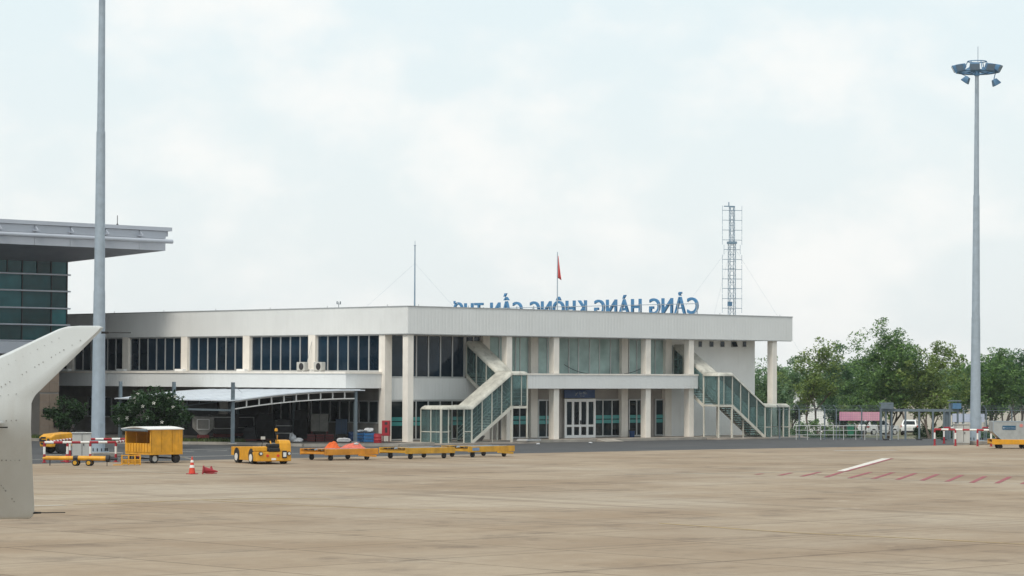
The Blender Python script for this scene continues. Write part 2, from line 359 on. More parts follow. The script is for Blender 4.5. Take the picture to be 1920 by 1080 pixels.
def line_sheet(mb, pts, wd, z=0.012):
    P = [Vector((p.x, p.y, 0)) for p in pts]
    for a, b in zip(P, P[1:]):
        d = (b - a).normalized(); n = Vector((-d.y, d.x, 0)) * wd / 2
        mb.quad((a + n).to_tuple()[:2] + (z,), (a - n).to_tuple()[:2] + (z,), (b - n).to_tuple()[:2] + (z,), (b + n).to_tuple()[:2] + (z,))
    return mb
def markmat(name, col, wear, alpha_lo=0.45):
    m = mat(name, col, 0.8, 0, 0.2, 1.2, col2=wear); return m
M_mred = markmat('red_marking', (0.25, 0.035, 0.055), (0.27, 0.10, 0.10))
M_mwht = markmat('white_marking', (0.70, 0.68, 0.64), (0.50, 0.46, 0.40))
M_mfnt = markmat('faint_marking', (0.46, 0.42, 0.35), (0.38, 0.33, 0.27))
M_myel = markmat('yellow_marking', (0.46, 0.30, 0.10), (0.38, 0.29, 0.17))
Z7 = lambda x, y: G(1300 + x / 3.097, 820 + y / 3.097)
for i, (a, b, c, d) in enumerate([(365, 217, 402, 212), (500, 222, 570, 207), (628, 228, 735, 203), (768, 233, 870, 200), (905, 238, 1030, 203), (1043, 242, 1160, 205), (1183, 247, 1290, 210),
                       (1327, 252, 1420, 215), (1472, 258, 1560, 220), (1615, 265, 1695, 227), (1762, 268, 1840, 230), (1910, 272, 1990, 235), (2060, 277, 2135, 240)]):
    struct(line_sheet(MB(), [Z7(a, b), Z7(c, d)], 0.22).build('red_hatch_marking', M_mred))
struct(line_sheet(MB(), [Z7(862, 197), Z7(1120, 123)], 0.45).build('white_bar_marking', M_mwht))
struct(line_sheet(MB(), [Z7(882, 200), Z7(1155, 124)], 0.2, 0.016).build('red_edge_marking', M_mred))
struct(line_sheet(MB(), [Z7(-400, 216), Z7(0, 212), Z7(430, 205), Z7(740, 199)], 0.22).build('white_line_marking', M_mfnt))
struct(line_sheet(MB(), [Z7(1100, 201), Z7(1500, 210), Z7(2100, 229)], 0.18).build('white_line_marking', M_mfnt))
struct(line_sheet(MB(), [Z7(780, 235), Z7(1300, 252), Z7(2100, 275)], 0.14, 0.009).build('red_line_marking', M_mfnt))
struct(line_sheet(MB(), [Z7(-200, 500), Z7(250, 533), Z7(600, 556), Z7(1200, 585), Z7(1920, 622), Z7(2400, 640)], 0.13).build('yellow_line_marking', M_myel))
Z8 = lambda x, y: G(x / 2.743, 820 + y / 2.743)
struct(line_sheet(MB(), [Z8(380, 160), Z8(520, 168), Z8(930, 186), Z8(1400, 192), Z8(1900, 190)], 0.18).build('white_line_marking', M_mfnt))
struct(line_sheet(MB(), [Z8(380, 346), Z8(600, 342), Z8(850, 330), Z8(1050, 322), Z8(1350, 315), Z8(1700, 318)], 0.17).build('yellow_line_marking', M_myel))
struct(line_sheet(MB(), [Z8(100, 296), Z8(420, 292), Z8(560, 293)], 0.15).build('yellow_line_marking', M_myel))
struct(line_sheet(MB(), [Z8(150, 354), Z8(330, 350)], 0.5).build('white_patch_marking', M_mfnt))
struct(line_sheet(MB(), [Z8(1050, 326), Z8(1400, 345), Z8(1950, 368), Z8(2500, 380)], 0.1).build('yellow_line_marking', M_myel))
struct(line_sheet(MB(), [Z7(820, 78), Z7(1180, 76)], 0.5, 0.009).build('pale_patch_marking', mat('pale_blue_marking', (0.40, 0.42, 0.43), 0.8)))
# road lines
for k in range(7):
    a = G(80 + k * 62, 853.5 - k * 1.5); b = G(80 + k * 62 + 36, 853.5 - k * 1.5 - 0.9)
    struct(line_sheet(MB(), [a, b], 0.15).build('lane_dash_marking', M_mwht))
struct(line_sheet(MB(), [G(60, 862), G(340, 857), G(560, 851)], 0.15).build('lane_line_marking', M_mwht))
struct(line_sheet(MB(), [G(340, 844), G(470, 841)], 0.12).build('lane_line_marking', M_mwht))
struct(line_sheet(MB(), [G(1690, 821.5), G(1770, 820.8)], 0.12).build('lane_line_marking', M_mwht))

# pavement and kerbs in front of the old terminal and under the shelter
PV = 0.15
pav = MB()
pa = [(-0.5, -1.1), (37, -1.1), (37, 2.45), (0.2, 2.45), (0.2, 45), (-14, 45), (-14, 12), (-9.2, 5.4), (-8.5, -0.2), (-3.2, -2.7), (-0.5, -2.7)]
pav.prism([(x, y, 0) for x, y in pa], (0, 0, 0), (0, 0, PV))
struct(pav.build('pavement', M_pave))
kb = MB()
kl = [(37, -1.24), (-0.36, -1.24), (-0.36, -2.84), (-3.25, -2.84), (-8.64, -0.25), (-9.35, 5.4), (-14.15, 12.0), (-14.15, 28)]
for a, b in zip(kl, kl[1:]): kb.bar((*a, 0.085), (*b, 0.085), 0.26, 0.17)
struct(kb.build('kerb', M_conc))
# low ramp slabs at the foot of both covered stairs
struct(MB().box(0.6, 9.2, -2.6, -1.4, 0.001, 0.10).build('stair_apron_slab', M_pave))
struct(MB().box(26.6, 36.2, -2.6, -1.4, 0.001, 0.10).build('stair_apron_slab', M_pave))
struct(MB().prism([(x, y, 0) for x, y in ((-8.9, 5.6), (-8.2, 0.0), (-3.4, -2.2), (-0.6, -1.0), (0.0, 2.4), (0.0, 44), (-13.2, 44), (-13.2, 13))], (0, 0, PV + .001), (0, 0, PV + .006)).build('shelter_floor', mat('shade_painted_floor', (0.075, 0.068, 0.062), .9, 0, .3, .6)))  # floor colour kept dark to deepen the shade under the shelter roof
# grass strip between kerb and shelter
gb = MB()
for i in range(2600):
    t = rnd.random(); s = rnd.random()
    p = Vector((-9.1, 5.7, 0)).lerp(Vector((-13.9, 12.2, 0)), t) if i % 2 else Vector((-13.9, 12.2, 0)).lerp(Vector((-13.9, 27, 0)), t)
    p += Vector((0.2 + s * 0.9, s * 0.4, 0)); h = rnd.uniform(0.1, 0.3); a = rnd.uniform(0, 6.28); dx, dy = math.cos(a) * 0.04, math.sin(a) * 0.04
    gb.add([(p.x - dx, p.y - dy, PV), (p.x + dx, p.y + dy, PV), (p.x + rnd.uniform(-.08, .08), p.y + rnd.uniform(-.08, .08), PV + h)], [(0, 1, 2)])
g_ = gb.build('grass', M_grass); g_['kind'] = 'stuff'; g_['label'] = 'short green grass strip along the kerb by the shelter'; g_['category'] = 'grass'

# ------------------------------------------------------------------ old terminal building
B = thing('terminal_building', 'long two-storey cream terminal building with grey ribbed roof fascia and blue roof letters', 'building')
YG, XG = 2.45, 0.15                 # glazing planes of the right and left facade
ZF0, ZF1 = 7.04, 8.73               # fascia bottom / top

def window(parent, axis, cs, plane, z0, z1, pm, fr=0.09, transom=None, fm=None, name='window', stripe=None):
    """glazing along x (facing -y) or y (facing -x): cs = pane boundaries; frame is the part, each pane a sub-part"""
    cs = sorted(cs); f = MB()
    def bx(mb, a0, a1, d0, d1, zz0, zz1):
        if axis == 'x': mb.box(a0, a1, plane + d0, plane + d1, zz0, zz1)
        else: mb.box(plane + d0, plane + d1, a0, a1, zz0, zz1)
    h = fr / 2
    bx(f, cs[0] - h, cs[-1] + h, -0.05, 0.06, z0 - h, z0 + h); bx(f, cs[0] - h, cs[-1] + h, -0.05, 0.06, z1 - h, z1 + h)
    for c in cs: bx(f, c - h, c + h, -0.047, 0.057, z0 + h, z1 - h)
    if transom:
        for a, b in zip(cs, cs[1:]): bx(f, a + h, b - h, -0.045, 0.05, transom - h * .7, transom + h * .7)
    fo = f.build(name, fm or M_alu, parent)
    for i, (a, b) in enumerate(zip(cs, cs[1:])):
        segs = [(z0, z1)] if not transom else [(z0, transom), (transom, z1)]
        for (q0, q1) in segs:
            p = MB(); bx(p, a + h, b - h, 0.0, 0.03, q0 + h, q1 - h)
            p.build('pane', pm[i % len(pm)] if isinstance(pm, list) else pm, fo)
        for (s0, s1) in (stripe or []):
            p = MB(); bx(p, a + h, b - h, -0.008, -0.004, s0, s1); p.build('film_stripe', M_teal, fo)
    return fo

def ribs(parent, name, axis, a0, a1, plane, z0, z1, m=M_clad, pitch=0.30, dep=0.008, out=-1, back=0.08):
    """ribbed cladding sheet with returned edges: a closed box whose face is folded into ribs"""
    n = max(2, int(round((a1 - a0) / pitch))); st = (a1 - a0) / n; prof = []
    for i in range(n):
        a = a0 + i * st; prof += [(a, dep), (a + st * 0.12, 0), (a + st * 0.80, 0), (a + st * 0.92, dep)]
    prof.append((a1, dep))
    b = MB(); vs = []
    for z in (z0, z1):
        for a, d in prof:
            q = plane - out * d
            vs.append((a, q, z) if axis == 'x' else (q, a, z))
        for a in (a1, a0):
            q = plane - out * back
            vs.append((a, q, z) if axis == 'x' else (q, a, z))
    k = len(prof) + 2
    fs = [(i, (i + 1) % k, k + (i + 1) % k, k + i) for i in range(k)] + [tuple(range(k))[::-1], tuple(range(k, 2 * k))]
    b.add(vs, fs); return b.build(name, m, parent)

# walls: one solid core for the long wing and the hall behind the facades
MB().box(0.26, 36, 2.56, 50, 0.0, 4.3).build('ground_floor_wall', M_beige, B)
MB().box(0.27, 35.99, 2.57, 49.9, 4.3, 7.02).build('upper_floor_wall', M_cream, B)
MB().box(26.9, 36.0, 2.40, 2.558, 0.1, 7.03).build('end_wall', M_white, B)
M_shadewall = mat('shade_painted_wall', (0.30, 0.28, 0.255), .9, 0, .25, .5, col2=(.15, .14, .13))  # wall colour darkened to paint in the deep shade behind the shelter
MB().box(0.10, 0.258, 2.9, 50, 0.1, 1.28).build('plinth_wall', M_shadewall, B)
MB().box(0.10, 0.258, 2.9, 50, 2.74, 3.6).build('lintel_wall', M_shadewall, B)
# roof: slab, ribbed fascia on four sides, cap trim
MB().box(0.0, 37.2, 0.0, 50.2, 7.10, 8.25).build('roof_slab', M_roofdeck, B)
MB().box(-0.02, 37.22, 0.0, 50.2, ZF0, 7.098).build('soffit', M_soffit, B)
ribs(B, 'fascia', 'x', -0.09, 37.3, -0.1, ZF0 - 0.02, ZF1, back=0.095)
ribs(B, 'fascia', 'y', -0.0, 50.3, -0.1, ZF0 - 0.02, ZF1, back=0.095)
MB().box(37.21, 37.3, 0.0, 50.3, ZF0 - 0.02, ZF1).build('fascia', M_clad, B)
ct = MB(); ct.box(-0.13, 37.33, -0.13, 0.06, ZF1, ZF1 + 0.06); ct.box(-0.13, 0.06, 0.06, 50.3, ZF1, ZF1 + 0.06); ct.box(37.15, 37.33, 0.06, 50.3, ZF1, ZF1 + 0.06)
ct.build('parapet_cap', M_trim, B)
for X in (0.9, 5.2, 11, 17, 23, 29.5, 36): MB().tube((X, 0.0, ZF1 + .06), (X, 0.0, ZF1 + .17), 0.02, n=6).build('lightning_clip', M_trim, B)
for Y in (2, 8, 14, 20, 26, 32): MB().tube((0.0, Y, ZF1 + .06), (0.0, Y, ZF1 + .17), 0.02, n=6).build('lightning_clip', M_trim, B)
MB().box(-0.06, 37.2, -0.075, -0.01, ZF0 - 0.07, ZF0 - 0.022).build('drip_edge', M_trim, B)
MB().box(-0.075, -0.01, 0.0, 50.2, ZF0 - 0.07, ZF0 - 0.022).build('drip_edge', M_trim, B)
# front columns
for i, X in enumerate((0.3, 8.95, 13.3, 22.2, 26.6, 35.5)):
    c = 0.25
    MB().box(X - c, X + c, 0.05, 0.05 + 2 * c, PV, ZF0).build('column', M_cream, B, bevel=0.02)
for X in (8.9, 13.33, 22.1, 26.55): MB().box(X - 0.32, X + 0.32, 2.2, 2.559, PV, ZF0).build('pilaster', M_cream, B, bevel=0.02)
MB().box(0.0, 0.6, 2.2, 2.8, PV, ZF0).build('corner_pier', M_cream, B, bevel=0.02)
# left wing: upper window bays between columns
YC = [2.5 + 7.0 * k for k in range(7)]
for k, y in enumerate(YC[1:]):
    MB().box(-0.08, 0.265, y - 0.37, y + 0.37, 4.62, ZF0).build('wall_column', M_cream, B, bevel=0.02)
    MB().box(-0.42, -0.09, y - 0.30, y + 0.62, 4.60, 4.76).build('column_foot', M_white, B, bevel=0.02)
for k in range(6):
    a = (2.85 if k == 0 else YC[k] + 0.37) + 0.03; b = YC[k + 1] - 0.40
    n = 6
    window(B, 'y', [a + (b - a) * i / n for i in range(n + 1)], XG, 4.64, ZF0 - 0.08, M_glass)
# projecting lower roof band of the left wing
MB().box(-2.9, 0.25, 2.62, 50, 3.56, 4.44).build('canopy_slab', M_shadewall, B)
ribs(B, 'canopy_fascia', 'y', 2.52, 50, -3.0, 3.54, 4.46, back=0.095)
ribs(B, 'canopy_fascia', 'x', -2.9, -0.005, 2.52, 3.54, 4.46, back=0.095)
MB().box(-3.06, 0.2, 2.46, 50, 4.465, 4.60).build('canopy_ledge', M_cream, B)
# ground floor of the left wing
window(B, 'y', [2.95 + 0.97 * i for i in range(8)], XG, 1.31, 2.72, M_glassd)
window(B, 'y', [10.0 + 0.97 * i for i in range(5)], XG, 1.31, 2.72, M_glassd)
MB().box(0.04, 0.098, 14.2, 18.6, 0.16, 3.0).build('roller_door', M_shade, B)
MB().box(0.04, 0.098, 19.8, 23.6, 0.16, 3.0).build('loading_door', M_shade, B)
window(B, 'y', [24.2 + 1.0 * i for i in range(5)], XG, 1.31, 2.72, M_glassd)
window(B, 'y', [30.4 + 1.0 * i for i in range(6)], XG, 1.31, 2.72, M_glassd)
# right facade, upper glazing
XP = lambda px, y=YG: onY(px, 700, y).x
zt = ZF0 - 0.06
window(B, 'x', [0.72, 1.80, 2.88, 3.93, 4.98, 6.03, 7.07], YG, 4.26, zt, M_glass)
window(B, 'x', [7.2, 7.9, 8.5], YG, 4.50, zt, M_glass)
for cs in ([917, 935.6, 948, 966, 974.4, 990, 993], [1008.4, 1026, 1042], [1046, 1066, 1084, 1104.9, 1123.3, 1144, 1162], [1179, 1193.3, 1210], [1212, 1228, 1245]):
    window(B, 'x', [XP(c) for c in cs], YG, 4.50, zt, M_glasst, fr=0.075)
# door to the right-hand stair, upper floor
window(B, 'x', [27.15, 27.65, 28.15, 28.65], 2.36, 4.46, 6.55, M_glassd, name='door', transom=5.6)
# ground floor glazing
zl0, zl1 = 0.24, 2.74; ST = [(1.44, 1.68), (1.13, 1.37)]
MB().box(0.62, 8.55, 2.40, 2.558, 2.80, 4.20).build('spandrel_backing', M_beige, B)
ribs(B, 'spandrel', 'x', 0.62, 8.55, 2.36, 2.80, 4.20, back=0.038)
window(B, 'x', [0.72, 1.80, 2.88, 3.93, 4.98, 6.03, 7.07, 7.85, 8.5], YG, zl0, zl1, M_glassd, stripe=ST)
for cs in ([940, 952, 974, 992.5], [1009.5, 1024.4, 1040], [1115.5, 1130, 1147, 1162], [1179.5, 1193.3, 1210], [1229, 1244]):
    window(B, 'x', [XP(c) for c in cs], YG, zl0, zl1, M_glassd, stripe=ST)
d0, d1 = XP(1059), XP(1113)
dr = window(B, 'x', [d0 + (d1 - d0) * i / 4 for i in range(5)], 2.38, 0.24, 2.72, M_glassd, fr=0.20, transom=0.98, fm=M_white, name='folding_door')
MB().box((d0 + d1) / 2 - .03, (d0 + d1) / 2 + .03, 2.27, 2.33, 1.1, 1.35).build('handle', M_dk, dr)
# small toilet windows high on the end wall
for i, (a, b) in enumerate(((1309, 1316), (1329.6, 1337.5), (1350, 1358), (1370.5, 1380.6), (1392, 1399))):
    za, zb = onY(a, 651, 2.4).z, onY(a, 639.5, 2.4).z; x0, x1 = XP(a, 2.4), XP(b, 2.4)
    f = MB(); f.box(x0, x1, 2.372, 2.398, za, zb); fo = f.build('vent_window', M_alu, B)
    t = 0.16 if i == 3 else 0.0
    MB().hexa([(x0 + .04, 2.36 - t, za + .04), (x1 - .04, 2.36 - t, za + .04), (x1 - .04, 2.37 - t, za + .04), (x0 + .04, 2.37 - t, za + .04),
               (x0 + .04, 2.36, zb - .04), (x1 - .04, 2.36, zb - .04), (x1 - .04, 2.37, zb - .04), (x0 + .04, 2.37, zb - .04)]).build('pane', M_glass, fo)
# first-floor gallery of the right facade
MB().box(8.75, 27.0, -0.02, 2.35, 3.56, 3.80).build('gallery_slab', M_soffit, B)
ribs(B, 'gallery_parapet', 'x', 8.72, 27.05, -0.16, 3.54, 4.44, back=0.14)
MB().box(8.70, 27.08, -0.20, 0.0, 4.445, 4.54).build('gallery_coping', M_cream, B)
for px in (1059, 1115.0):
    pass
# sagging cables on the gallery
def cable(mb, p, q, sag, r=0.012, n=8):
    p = Vector(p); q = Vector(q); pts = []
    for i in range(n + 1):
        t = i / n; v = p.lerp(q, t); v.z -= sag * 4 * t * (1 - t); pts.append(v)
    return mb.path(pts, r, 5)
cable(MB(), (XP(1058, 1.2), 1.2, 5.15), (XP(1103, 1.2), 1.2, 4.55), 0.12, 0.02).build('gallery_cable', M_dk, B)
cable(MB(), (XP(1170, 1.2), 1.2, 4.55), (XP(1214, 1.2), 1.2, 5.2), 0.12, 0.02).build('gallery_cable', M_dk, B)
cable(MB(), (0.02, 9.45, 6.9), (-0.5, 9.5, 4.9), -0.1, 0.02).build('condenser_pipe', M_cab, B)

# text helper: one mesh per text, standing upright, reading along local +x and facing local -y
def text_mesh(s, size, ext=0.01, off=0.0, align='LEFT'):
    cu_ = bpy.data.curves.new('lettering', 'FONT'); cu_.body = s; cu_.size = size; cu_.extrude = ext; cu_.offset = off; cu_.align_x = align; cu_.resolution_u = 4
    o = bpy.data.objects.new('lettering', cu_); COL.objects.link(o)
    dg = bpy.context.evaluated_depsgraph_get(); me = bpy.data.meshes.new_from_object(o.evaluated_get(dg))
    bpy.data.objects.remove(o)
    me.transform(Matrix.Rotation(R(90), 4, 'X')); return me
def put_mesh(name, me, m, parent, loc, rotz=0.0):
    me.materials.clear(); me.materials.append(m); o = bpy.data.objects.new(name, me); COL.objects.link(o); o.parent = parent; o.location = loc; o.rotation_euler = (0, 0, rotz); return o

# blue door sign
sx0, sx1 = XP(1058, 2.3), XP(1115, 2.3); sz0, sz1 = onY(1086, 746, 2.3).z, onY(1086, 731, 2.3).z
sg = thing('door_sign', 'dark blue sign with small white lettering above the white folding doors', 'sign', ((sx0 + sx1) / 2, 2.3, sz0))
hw = (sx1 - sx0) / 2
MB().box(-hw, hw, -0.04, 0.05, 0, sz1 - sz0).build('board', M_sign, sg, bevel=0.01)
M_txt = mat('sign_white', (0.36, 0.40, 0.46), 0.5, 0, 0.02)
put_mesh('lettering', text_mesh('Ga đến', 0.26, 0.004), M_txt, sg, (-0.12, -0.047, 0.24))
put_mesh('lettering', text_mesh('Arrival', 0.15, 0.004), M_txt, sg, (0.02, -0.047, 0.08))
ic = MB()
for a, b, c in (((-0.45, 0.16), (-0.22, 0.36), 0.045), ((-0.42, 0.33), (-0.28, 0.26), 0.04), ((-0.30, 0.12), (-0.30, 0.28), 0.04)):
    ic.bar((a[0], -0.045, a[1]), (b[0], -0.045, b[1]), 0.006, c, up=(0, 0, 1))
ic.build('aircraft_symbol', M_txt, sg)

# roof letters, seen from behind: they stand along the landside parapet and face away
LS = thing('roof_letters', 'row of blue roof letters seen from behind above the terminal parapet', 'sign', (36.2, 0, 8.25))
ynear = 8.2; yfar = 35.6; lh = 1.72
txt = 'CẢNG HÀNG KHÔNG CẦN THƠ'
ms = []; tot = 0
for ch in txt:
    if ch == ' ': ms.append((None, 0.72)); tot += 0.72; continue
    me = text_mesh(ch, lh, 0.08, 0.022); xs = [v.co.x for v in me.vertices]; wd = max(xs) - min(xs)
    me.transform(Matrix.Translation((-min(xs), 0, 0))); ms.append((me, wd)); tot += wd + 0.2
k = (yfar - ynear) / tot; yy = ynear
for (me, wd), ch in zip(ms, txt):
    if me:
        me.transform(Matrix.Scale(k, 4, (1, 0, 0)))
        o = put_mesh('letter', me, M_letter, LS, (0, yy, 0.88), R(90))
        yy += (wd + 0.2) * k
    else: yy += wd * k
fr_ = MB()
for i in range(15):
    y = ynear + (yfar - ynear) * i / 14; fr_.bar((-0.12, y, 0), (-0.12, y, 1.7), 0.06); fr_.bar((-1.0, y, 0), (-0.12, y, 1.2), 0.05)
for z in (0.75, 1.6): fr_.bar((-0.12, ynear, z), (-0.12, yfar, z), 0.05)
fr_.build('letter_frame', M_galv, LS)

# flagpole, antenna and anemometer on the roof
p = W(1045, 560, 196); q = W(1043, 480, 196); base = 8.25
fp = thing('flagpole', 'thin flagpole with a limp red flag behind the roof letters', 'flagpole', (p.x, p.y, base))
MB().tube((0, 0, 0), (0, 0, q.z - base + 0.3), 0.045, 0.03, 8).build('pole', M_galv, fp, smooth=True)
fl = MB(); zt_ = q.z - base; prev = None; vs = []; fs = []
for i in range(9):
    t = i / 8; z = zt_ - 1.62 * t; wd = 0.04 + 0.22 * t ** 1.2
    for j in range(7):
        s = j / 6; a = 0.16 * math.sin(s * 9 + t * 2) * t
        pt = RH * (0.04 + wd * s) + FH * (a * 0.6); vs.append((pt.x, pt.y, z - 0.16 * s * t))
for i in range(8):
    for j in range(6): fs.append((i * 7 + j, i * 7 + j + 1, (i + 1) * 7 + j + 1, (i + 1) * 7 + j))
fl.add(vs, fs); fo = fl.build('flag', M_flag, fp, smooth=True); sm = fo.modifiers.new('thick', 'SOLIDIFY'); sm.thickness = 0.015
p = W(777.5, 575, 178); q = W(777, 460, 178)
an = thing('radio_antenna', 'slender guyed radio antenna rising above the roof corner', 'antenna', (p.x, p.y, 8.25))
H_ = q.z - 8.25
MB().tube((0, 0, 0), (0, 0, H_), 0.055, 0.035, 8).build('mast', M_towersteel, an, smooth=True)
MB().tube((0, 0, H_ - 0.15), (0, 0, H_ + 0.3), 0.015, n=6).tube((-0.1, 0, H_), (0.1, 0, H_), 0.02, n=6).build('tip', M_towersteel, an)
for vx, vy in ((-3.0, 2.6), (2.6, -2.0), (2.2, 2.6)): MB().tube((0, 0, H_ * 0.75), (vx, vy, 0), 0.004, n=5).build('guy_wire', M_towersteel, an)
p = W(634, 575, 175)
am = thing('anemometer', 'tiny wind gauge on the long roof edge left of the corner', 'wind gauge', (p.x + 0.3, p.y + .3, 8.25))
MB().tube((0, 0, 0), (0, 0, 0.95), 0.02, n=6).build('rod', M_steelblue, am)
MB().bar((-0.16, 0, 0.8), (0.16, 0, 0.8), 0.03).bar((-0.14, 0, 0.8), (-0.14, 0, 0.98), 0.05).bar((0.14, 0, 0.8), (0.14, 0, 0.98), 0.05).build('cups', M_steelblue, am)

# lattice radio tower behind the building
tp = GD(1372, 240, -1.35); tb = -1.35
TW = thing('lattice_tower', 'tall galvanised lattice radio tower with crossbar dipole arms behind the terminal', 'tower', tp, CROT + 0.25)
Zs = lambda py: W(1372, py, 240).z - tb
def lattice(z0, z1, wd, step, name):
    h = wd / 2; b = MB(); c4 = [(-h, -h), (h, -h), (h, h), (-h, h)]
    for c in c4: b.bar((*c, z0), (*c, z1), 0.045)
    z = z0; fl_ = 0
    while z < z1 - 0.05:
        zz = min(z + step, z1)
        for i in range(4):
            a, c = c4[i], c4[(i + 1) % 4]
            b.bar((*a, z), (*c, z), 0.025)
            if fl_: b.bar((*a, z), (*c, zz), 0.022)
            else: b.bar((*c, z), (*a, zz), 0.022)
        z = zz; fl_ = 1 - fl_
    return b.build(name, M_towersteel, TW)
lattice(0, Zs(457), 0.52, 0.62, 'lower_section'); lattice(Zs(457), Zs(387), 0.38, 0.55, 'upper_section')
MB().box(-.36, .36, -.36, .36, Zs(455) - .12, Zs(455) + .1).build('joint_plate', M_towersteel, TW)
MB().bar((-0.75, 0, Zs(387)), (0.25, 0, Zs(387)), 0.09).tube((-0.3, 0, Zs(387)), (-0.3, 0, Zs(379)), 0.05, n=6).build('top_arm', M_towersteel, TW)
MB().box(-.45, -.1, -.4, -.1, Zs(574), Zs(566)).build('equipment_box', M_lampblue, TW)
for i, y in enumerate((394.5, 413, 431.5, 450, 468, 486.5, 505, 523, 541, 560, 578)):
    L_ = 0.9 if i != 4 else 0.75
    b = MB(); b.bar((-L_, 0, Zs(y)), (L_ * 1.05, 0, Zs(y)), 0.045)
    for s in (-L_, L_ * 1.05): b.tube((s, 0, Zs(y) - 0.42), (s, 0, Zs(y) + 0.42), 0.018, n=5)
    b.build('dipole_arm', M_towersteel, TW)
for vx, vy in ((-13, 2), (13, 3), (0, 14)): MB().tube((0, 0, Zs(457)), (vx, vy, 0.1), 0.005, n=5).build('guy_wire', M_towersteel, TW)

# two condenser units on the ledge
for i, (px, lab) in enumerate(((567, 'pale air conditioner box on the ledge left of the cable-hung column'), (599, 'pale air conditioner box on the ledge right of the cable-hung column'))):
    c = onX(px, 697, -0.75)
    ac = thing('air_conditioner', lab, 'air conditioner', (-0.75, c.y, 4.60), 0, 'condenser units on the ledge')
    MB().box(-0.18, 0.18, -0.40, 0.40, 0.04, 0.62).build('casing', M_cab, ac, bevel=0.03)
    MB().tube((-0.184, -0.1, 0.33), (-0.2, -0.1, 0.33), 0.23, n=18).build('fan_grille', M_dk, ac)
    MB().box(-0.16, 0.16, -0.34, -0.28, 0, 0.04).box(-0.16, 0.16, 0.28, 0.34, 0, 0.04).build('feet', M_dk, ac)

